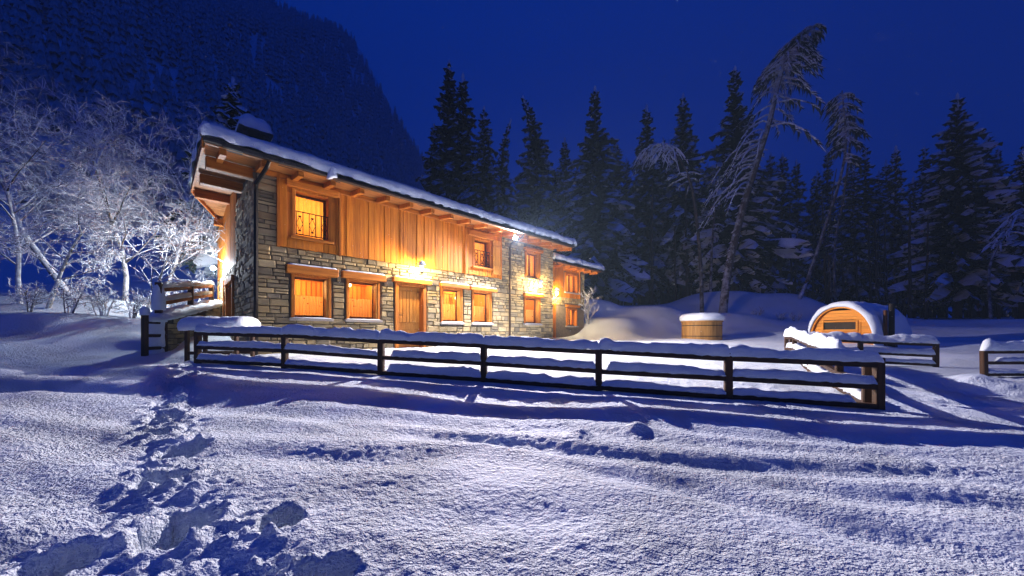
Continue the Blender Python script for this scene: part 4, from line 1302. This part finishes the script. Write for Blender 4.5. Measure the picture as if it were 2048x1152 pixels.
# ---- spruces: trunk, needle boughs, snow pads
def spruce_meshes(seed, Ht=20.0, rmax=3.3, bare=.16, dens=1.0, droop=.55, snow=1.0, lean_top=0.0, fill=1.0, padw=1.0):
    r = random.Random(seed)
    tk, cr, sn = MB(), MB(), MB()
    ax = lambda h: Vector((lean_top*max(0, (h/Ht-.72)/.28)**2, 0, 0))
    hs = [Ht*i/10 for i in range(11)]
    tk.tube([ax(h)+Vector((0, 0, h)) for h in hs], [.24*(1-h/Ht)**.8*Ht/20+.015 for h in hs], 7, False)
    h = Ht*bare
    lobes = [(r.uniform(0, 6.28), r.uniform(.75, 1.2)) for _ in range(5)]
    while h < Ht*.985:
        f = (h/Ht-bare)/(1-bare)
        rr_ = rmax*((1-f)**1.0)*(.55+.45*min(1, f*7+.3))*r.uniform(.72, 1.15)+.10
        nb = max(4, int((5+4*(1-f))*dens))
        a0 = r.uniform(0, 6.28)
        for b in range(nb):
            an = a0+2*math.pi*b/nb+r.uniform(-.25, .25)
            L = rr_*r.uniform(.5, 1.25)
            hh = h+r.uniform(-.25, .25)
            out = Vector((math.cos(an), math.sin(an), 0)); side = Vector((-out.y, out.x, 0))
            dr = droop*r.uniform(.7, 1.3)*(1.0-.55*f)
            org = ax(hh)+Vector((0, 0, hh))
            n = 4 if L > .8 else 3
            sp = [org+out*(L*t)+Vector((0, 0, L*(.12*t-dr*t*t))) for t in [i/n for i in range(n+1)]]
            for i in range(n):
                p, q = sp[i], sp[i+1]; t = (i+.5)/n
                wd = L*.34*(1.15-t)*fill+.03+.11*(1-f)
                for sgn in (-1, 1):
                    for rep in range(3):
                        c = p.lerp(q, r.random())
                        tip = c+side*sgn*wd*r.uniform(.7, 1.3)+out*wd*r.uniform(.3, 1.0)+Vector((0, 0, -wd*r.uniform(.25, .9)))
                        e = out*(.15+.06*L)
                        cr.add([c-e*.5, c+e, tip], [(0, 1, 2)])
                # hanging twigs
                c = p.lerp(q, r.random()); e = out*(.16+.05*L); dn = Vector((side.x*r.uniform(-.3, .3), side.y*r.uniform(-.3, .3), -1))*(.35+.35*r.random())*(.5+.5*min(1, L/2))
                cr.add([c-e, c+e, c+dn], [(0, 1, 2)])
            cr.add([sp[-2]-side*.08, sp[-2]+side*.08, sp[-1]+out*.1], [(0, 1, 2)])
            # snow pad on the outer bough
            if r.random() < .95*snow:
                a, b2 = r.uniform(.3, .55), r.uniform(.95, 1.08)
                m_ = 3; vs = []
                wmax = (.12+.105*L)*r.uniform(.6, 1.3)*padw
                for i in range(m_+1):
                    t = a+(b2-a)*i/m_
                    c = org+out*(L*t)+Vector((0, 0, L*(.12*t-dr*t*t)+.05))
                    w_ = wmax*(.35 if i in (0, m_) else 1.0)*r.uniform(.7, 1.2)
                    vs += [c-side*w_+Vector((0, 0, -w_*r.uniform(.6, 1.2))), c+Vector((0, 0, .06+w_*.28)), c+side*w_+Vector((0, 0, -w_*r.uniform(.6, 1.2)))]
                fs = []
                for i in range(m_):
                    k = i*3; fs += [(k, k+3, k+4, k+1), (k+1, k+4, k+5, k+2)]
                sn.add(vs, fs)
        h += (.30+.28*(1-f))*Ht/20*r.uniform(.8, 1.2)*1.25
    sn.tube([ax(Ht*.93)+Vector((0, 0, Ht*.93)), ax(Ht)+Vector((0, 0, Ht*1.0)), ax(Ht)+Vector((0, 0, Ht*1.012))], [.10, .09, .01], 5, False)
    def me(mb, nm, mat):
        d = bpy.data.meshes.new(nm); d.from_pydata([tuple(v) for v in mb.v], [], mb.f); d.update(); d.materials.append(mat); return d
    return me(tk, 'trunk', M['spruce_bark']), me(cr, 'crown', M['needles']), me(sn, 'snow', M['tree_snow'])
VAR = [spruce_meshes(1, rmax=3.5, bare=.10), spruce_meshes(2, rmax=2.7, bare=.14, droop=.7), spruce_meshes(3, rmax=3.0, bare=.16, lean_top=1.1), spruce_meshes(4, rmax=4.4, bare=.12, droop=.45, dens=1.25, fill=1.2),
       spruce_meshes(5, rmax=2.2, bare=.38, droop=.7, dens=.8, snow=.7), spruce_meshes(6, rmax=3.1, bare=.2, droop=.8, snow=1.15), spruce_meshes(9, rmax=3.4, bare=.2, droop=.9, snow=1.3, padw=2.2)]
def spruce(px, ytop, Yd, var, label, group=None, rot=None, wscale=1.0, name='spruce_tree'):
    x, y = at(px, Yd)
    z0 = gz(x, y)-.2
    ztop = EYE+(666-ytop)/700*Yd
    s = (ztop-z0)/20.0
    o = empty(name, (x, y, z0), random.uniform(0, 6.28) if rot is None else rot)
    o.scale = (s*wscale, s*wscale, s)
    tag(o, label, 'tree', group)
    for nm, me in zip(('trunk', 'crown', 'snow'), VAR[var]):
        c = bpy.data.objects.new(nm, me); col.objects.link(c); c.parent = o
        if nm == 'snow': c['kind'] = 'stuff'
    return o
GS = 'snow-laden spruces along the forest edge'
for a in [
 (898, 125, 40, 1, 'tallest spruce behind the middle of the roof, twin-topped pair'),
 (926, 150, 38, 1, 'slightly lower spruce right of the tallest one behind the roof'),
 (868, 250, 41, 1, 'shorter spruce left of the tall pair behind the roof'),
 (968, 216, 36, 5, 'spruce with a drooping crown right of the tall pair'),
 (1072, 182, 36, 2, 'spruce with a bent tip behind the floodlight'),
 (1190, 176, 33, 0, 'broad spruce straight above the annex roof'),
 (1232, 280, 35, 1, 'shorter spruce pressed against the broad one above the annex'),
 (1293, 212, 36, 1, 'narrow spruce right of the broad one above the annex'),
 (1366, 190, 35, 5, 'snowy spruce directly behind the thin bent birch'),
 (1470, 136, 33, 0, 'tall heavily snowed spruce left of the leaning larch'),
 (1915, 190, 33, 3, 'largest dark spruce near the right edge of the picture'),
 (1975, 270, 36, 1, 'spruce tucked behind the largest right-hand one'),
 (2046, 300, 30, 5, 'spruce cut by the right edge of the picture'),
]: spruce(*a, group=GS, wscale={0: 1.35, 1: 1.45, 3: 1.2, 5: 1.35}.get(a[3], 1.3))
spruce(1003, 238, 34, 2, 'spruce whose tip hooks over to the right behind the roof', GS, rot=.2, wscale=.9)
# snow-plastered treetop just behind the chimney
spruce(466, 158, 18.0, 6, 'snow-plastered young conifer rising behind the chimney', None, wscale=1.5)
# the darker trees between and behind them
GB = 'dark spruces of the forest behind the front row'
rf = random.Random(21)
back = []
for i, px in enumerate(np.linspace(1015, 2070, 48)):
    back.append((px+rf.uniform(-12, 12), rf.uniform(275, 365)+(10 if px > 1500 else 0), rf.uniform(38, 48), rf.choice([1, 1, 4, 5])))
for i, px in enumerate(np.linspace(800, 2100, 30)):
    back.append((px+rf.uniform(-14, 14), rf.uniform(370, 440), rf.uniform(50, 62), rf.choice([0, 1, 5])))
for px, yt, Yd, v in back:
    near = min(((858, 'the shorter spruce behind the roof'), (960, 'the spruces behind the middle of the roof'), (1075, 'the floodlight'), (1190, 'the broad spruce above the annex'), (1293, 'the narrow spruce right of the annex'), (1366, 'the thin bent birch'), (1500, 'the leaning larch'), (1660, 'the slanting pine'), (1780, 'the sauna cabin'), (1915, 'the largest right-hand spruce'), (2046, 'the spruce at the right edge')), key=lambda t: abs(t[0]-px))[1]
    spruce(px, yt, Yd, v, ('dark spruce of the second row behind ' if Yd < 49 else 'dim spruce deep in the forest behind ')+near, GB, wscale=rf.uniform(1.2, 1.6))
# bare lower trunks of the dense plantation
GT = 'slim bare trunks in the forest interior'
tkm = MB(); tkm.tube([(0, 0, 0), (.05, .03, 3), (.02, -.04, 6.5), (.06, 0, 10)], [.13, .11, .085, .05], 6, False)
for k in range(14):
    hgt = 1.5+k*.55; an = k*2.4
    tkm.tube([(0, 0, hgt), (.7*math.cos(an), .7*math.sin(an), hgt-.15), (1.2*math.cos(an), 1.2*math.sin(an), hgt-.5)], [.025, .016, .006], 3, False)
tm = bpy.data.meshes.new('bare_trunk'); tm.from_pydata(tkm.v, [], tkm.f); tm.materials.append(M['spruce_bark'])
for i in range(70):
    px = rf.uniform(1190, 2060); Yd = rf.uniform(31, 44)
    x, y = at(px, Yd)
    o = bpy.data.objects.new('bare_trunk', tm); col.objects.link(o)
    o.location = (x, y, gz(x, y)-.2); o.rotation_euler = (rf.gauss(0, .02), rf.gauss(0, .02), rf.uniform(0, 6.28)); s = rf.uniform(.9, 1.25); o.scale = (s*.9, s*.9, s)
    tag(o, 'slim bare conifer trunk standing in the dark forest interior', 'tree', GT)

# ---- bent, leaning trees in front of the forest
def bent_tree(name, label, pxs, Yd, r0, branches, tuft, seed, group=None, sparse_top=True, stub=0, cat='tree'):
    """pxs: trunk way points seen from the front; branches: (t0, t1, count, length, side)"""
    r = random.Random(seed)
    bx, by = at(pxs[0][0], Yd)
    z0 = gz(bx, by)-.1
    o = empty(name, (bx, by, z0)); tag(o, label, cat, group)
    P = []
    for k, (a, b) in enumerate(pxs):
        X_, Z_ = (a-1024)/700*Yd, EYE+(666-b)/700*Yd
        P.append(Vector((X_-bx, .35*math.sin(k*1.3), Z_-z0)))
    P[0].z = 0
    # smooth
    pts = []
    for i in range(len(P)-1):
        p0, p1, p2, p3 = P[max(i-1, 0)], P[i], P[i+1], P[min(i+2, len(P)-1)]
        for k in range(6):
            t = k/6
            pts.append(.5*((2*p1)+(-p0+p2)*t+(2*p0-5*p1+4*p2-p3)*t*t+(-p0+3*p1-3*p2+p3)*t**3))
    pts.append(P[-1]); n = len(pts)
    tk = MB(); tk.tube(pts, [r0*(1-i/n)**.7+.02 for i in range(n)], 8, False); tk.build('trunk', M['larch_bark'], o, True)
    cr, sn, nd = MB(), MB(), MB()
    def pt(t):
        f = min(.9999, max(0, t))*(n-1); i = int(f); return pts[i].lerp(pts[min(i+1, n-1)], f-i)
    for (t0, t1, cnt, L, sd, dr) in branches:
        for k in range(cnt):
            t = t0+(t1-t0)*(k+r.random()*.7)/cnt
            an = (0 if sd > 0 else math.pi)+r.gauss(0, .7)
            if sd == 0: an = r.uniform(0, 6.28)
            out = Vector((math.cos(an), math.sin(an)*.8, 0)); l = L*r.uniform(.6, 1.15)
            o_ = pt(t)
            sp = [o_+out*(l*s)+Vector((0, 0, l*(.22*s-dr*s*s)+r.gauss(0, .03))) for s in (0, .2, .4, .6, .8, 1.0)]
            cr.tube(sp, [.075, .07, .065, .055, .04, .015], 4, False)
            side = Vector((-out.y, out.x, 0))
            for j in range(int(7*tuft)):
                s = r.uniform(.35, 1.0); i = min(4, int(s*5)); c = sp[i].lerp(sp[i+1], s*5-i)
                w = side*r.choice((-1, 1))*r.uniform(.1, .5)+out*r.uniform(.1, .4)+Vector((0, 0, -r.uniform(.2, .7)))
                nd.add([c-out*.08, c+out*.1, c+w], [(0, 1, 2)])
                if r.random() < .55:
                    sn.add([c-out*.12+Vector((0, 0, .06)), c+side*.10+Vector((0, 0, .03)), c+out*.14+w*.35+Vector((0, 0, .05)), c-side*.10+Vector((0, 0, .03))], [(0, 1, 2, 3)])
    for k in range(stub):
        t = .10+.38*k/stub+r.uniform(0, .01); c = pt(t); an = r.uniform(0, 6.28)
        for an in (r.uniform(-.5, .5), math.pi+r.uniform(-.5, .5)):
            e = Vector((math.cos(an), math.sin(an), .0))*r.uniform(.25, .5)
            cr.tube([c, c+e*.6+Vector((0, 0, .05)), c+e+Vector((0, 0, -.04))], [.06, .05, .02], 4, False)
    cr.build('branches', M['frost'], o)['kind'] = 'stuff'
    if nd.v: nd.build('needles', M['needles'], o)['kind'] = 'stuff'
    if sn.v: sn.build('twig_snow', M['tree_snow'], o)['kind'] = 'stuff'
    return o
bent_tree('leaning_larch', 'tall leaning larch with arching snow-bent branches and hooked tip', [(1445, 624), (1462, 540), (1485, 430), (1508, 330), (1532, 250), (1560, 160), (1590, 90), (1632, 48)], 25.0, .27,
  [(.34, .58, 17, 3.3, -1, 1.05), (.56, .74, 8, 3.2, 1, .62), (.58, .70, 4, 2.6, -1, 1.0), (.70, .80, 6, 2.0, 0, .9), (.74, .92, 46, 2.0, 0, .95), (.90, .99, 22, 1.1, 0, .9)], 1.9, 71, stub=24)
bent_tree('thin_birch', 'thin birch bent over to the left with drooping frosted twigs', [(1404, 600), (1406, 530), (1396, 440), (1378, 370), (1352, 318), (1322, 288), (1300, 300)], 26.5, .13,
  [(.50, .56, 5, 1.7, -1, .5), (.52, .56, 2, 1.0, 1, .4), (.70, .99, 26, 1.6, 0, 1.2), (.72, .97, 14, 1.8, -1, 1.1)], .3, 72)
bent_tree('slanting_pine', 'slanting pine trunk behind the sauna with a small dark crown', [(1598, 632), (1622, 560), (1652, 460), (1672, 370), (1684, 290), (1686, 180)], 27.0, .13,
  [(.80, .99, 40, 1.15, 0, .9), (.70, .82, 7, 1.1, 0, .8)], 1.8, 73)
bent_tree('slim_pine', 'slim upright bare stem just right of the slanting pine', [(1672, 592), (1676, 500), (1690, 400), (1694, 300), (1692, 230)], 30.0, .10,
  [(.2, .7, 14, .7, 0, .2), (.75, .98, 20, 1.1, 0, .8)], 1.6, 74)
bent_tree('thin_sapling', 'thin frosted stem left of the slim one beneath the slanting pine', [(1666, 596), (1664, 500), (1664, 420), (1668, 340)], 30.5, .07,
  [(.3, .9, 14, .7, 0, .2)], .2, 75)
bent_tree('broken_birch', 'pale broken stem between the bent birch and the leaning larch', [(1421, 585), (1428, 500), (1432, 420), (1430, 330)], 30.0, .10,
  [(.4, .98, 12, .9, 0, .6)], .3, 76)
bent_tree('arched_sapling', 'snow-arched sapling at the right edge below the cut-off spruce', [(1982, 615), (1990, 540), (2010, 480), (2040, 420)], 27.0, .08,
  [(.6, .99, 18, 1.5, -1, .9), (.7, .99, 10, 1.4, 0, .8)], .4, 77)
# dark brush poking out of the bank by the larch
for i, (px, Yd, lb) in enumerate([(1512, 24.5, 'dark twiggy brush just right of the leaning larch foot'), (1560, 24.5, 'dark twiggy brush midway between larch and slanting pine'), (1592, 24.0, 'dark twiggy brush at the foot of the slanting pine')]):
    x, y = at(px, Yd); frosted_tree('brush_pile', lb, 'dark brush on the snowbank', x, y, .9, (0, 0), 90+i, .03, levels=3, kids=(4, 4, 3), spread=1.1, stems=6, low=.1, cat='brush')

# ---- far wooded mountainside: one mass
cone = MB()
vs, fs = [], []
for k in range(4):
    z0_, z1_, rr0 = .10+.22*k, .10+.22*k+.36, .17*(1-.22*k)
    b = len(vs)
    for j in range(6): vs.append((rr0*(1 if j % 2 else .6)*math.cos(j*1.047+k), rr0*(1 if j % 2 else .6)*math.sin(j*1.047+k), z0_+(.0 if j % 2 else .05)))
    vs.append((0, 0, min(1, z1_)))
    for j in range(6): fs.append((b+j, b+(j+1) % 6, b+6))
vs = np.array(vs); fs = np.array(fs)
nt_ = 9000
hx_ = rng.uniform(-400, 50, nt_*3); hy_ = rng.uniform(62, 320, nt_*3)
keep = (np.abs(hx_)/hy_ < 2.2); hx_ = hx_[keep][:nt_]; hy_ = hy_[keep][:nt_]; nt_ = len(hx_)
hz_ = hill_z(hx_, hy_)*np.clip((hy_-45)/25, 0, 1)+EYE-.8
sc = rng.uniform(7, 15, nt_); an = rng.uniform(0, 6.28, nt_)
ca, sa = np.cos(an), np.sin(an)
V = np.empty((nt_, len(vs), 3))
V[:, :, 0] = hx_[:, None]+sc[:, None]*(vs[None, :, 0]*ca[:, None]-vs[None, :, 1]*sa[:, None])
V[:, :, 1] = hy_[:, None]+sc[:, None]*(vs[None, :, 0]*sa[:, None]+vs[None, :, 1]*ca[:, None])
V[:, :, 2] = hz_[:, None]+sc[:, None]*vs[None, :, 2]
FF = (fs[None]+(np.arange(nt_)*len(vs))[:, None, None]).reshape(-1, 3)
hf = link_mesh('hillside_forest', V.reshape(-1, 3), FF, M['needles_far'])
tag(hf, 'dark wooded mountainside fading into the night above the roof', 'forest', None, 'stuff')

# ================================================================== the air
oct_ = np.array([(1,0,0),(-1,0,0),(0,1,0),(0,-1,0),(0,0,1),(0,0,-1)], float)
of_ = np.array([(0,2,4),(2,1,4),(1,3,4),(3,0,4),(2,0,5),(1,2,5),(3,1,5),(0,3,5)])
nf = 3200
fy_ = rng.uniform(2.2, 26, nf); fx_ = rng.uniform(-1.5, 1.5, nf)*fy_; fz_ = rng.uniform(0, 1, nf)*(1.2+fy_*.9)+EYE-.2
fs_ = rng.uniform(.0022, .0042, nf)*np.clip(fy_/6, .7, 1.6)
FV = np.stack([fx_, fy_, fz_], 1)[:, None, :]+oct_[None]*fs_[:, None, None]
fl = link_mesh('falling_snow', FV.reshape(-1, 3), (of_[None]+(np.arange(nf)*6)[:, None, None]).reshape(-1, 3), M['tree_snow'])
tag(fl, 'light snow falling through the night air', None, None, 'stuff')
if HAZE > 0:
    hz = MB(); hz.box(-430, 430, -310, 430, -12, 320)
    m, nt, N, L, b = new_mat('winter_haze'); N.remove(b)
    pv = N.new('ShaderNodeVolumePrincipled'); pv.inputs['Color'].default_value = (.48, .72, 1.0, 1); pv.inputs['Density'].default_value = HAZE; pv.inputs['Anisotropy'].default_value = 0.0
    L.new(pv.outputs[0], N['Material Output'].inputs['Volume'])
    tag(hz.build('haze', m), 'thin snowy haze filling the night air', None, None, 'stuff')
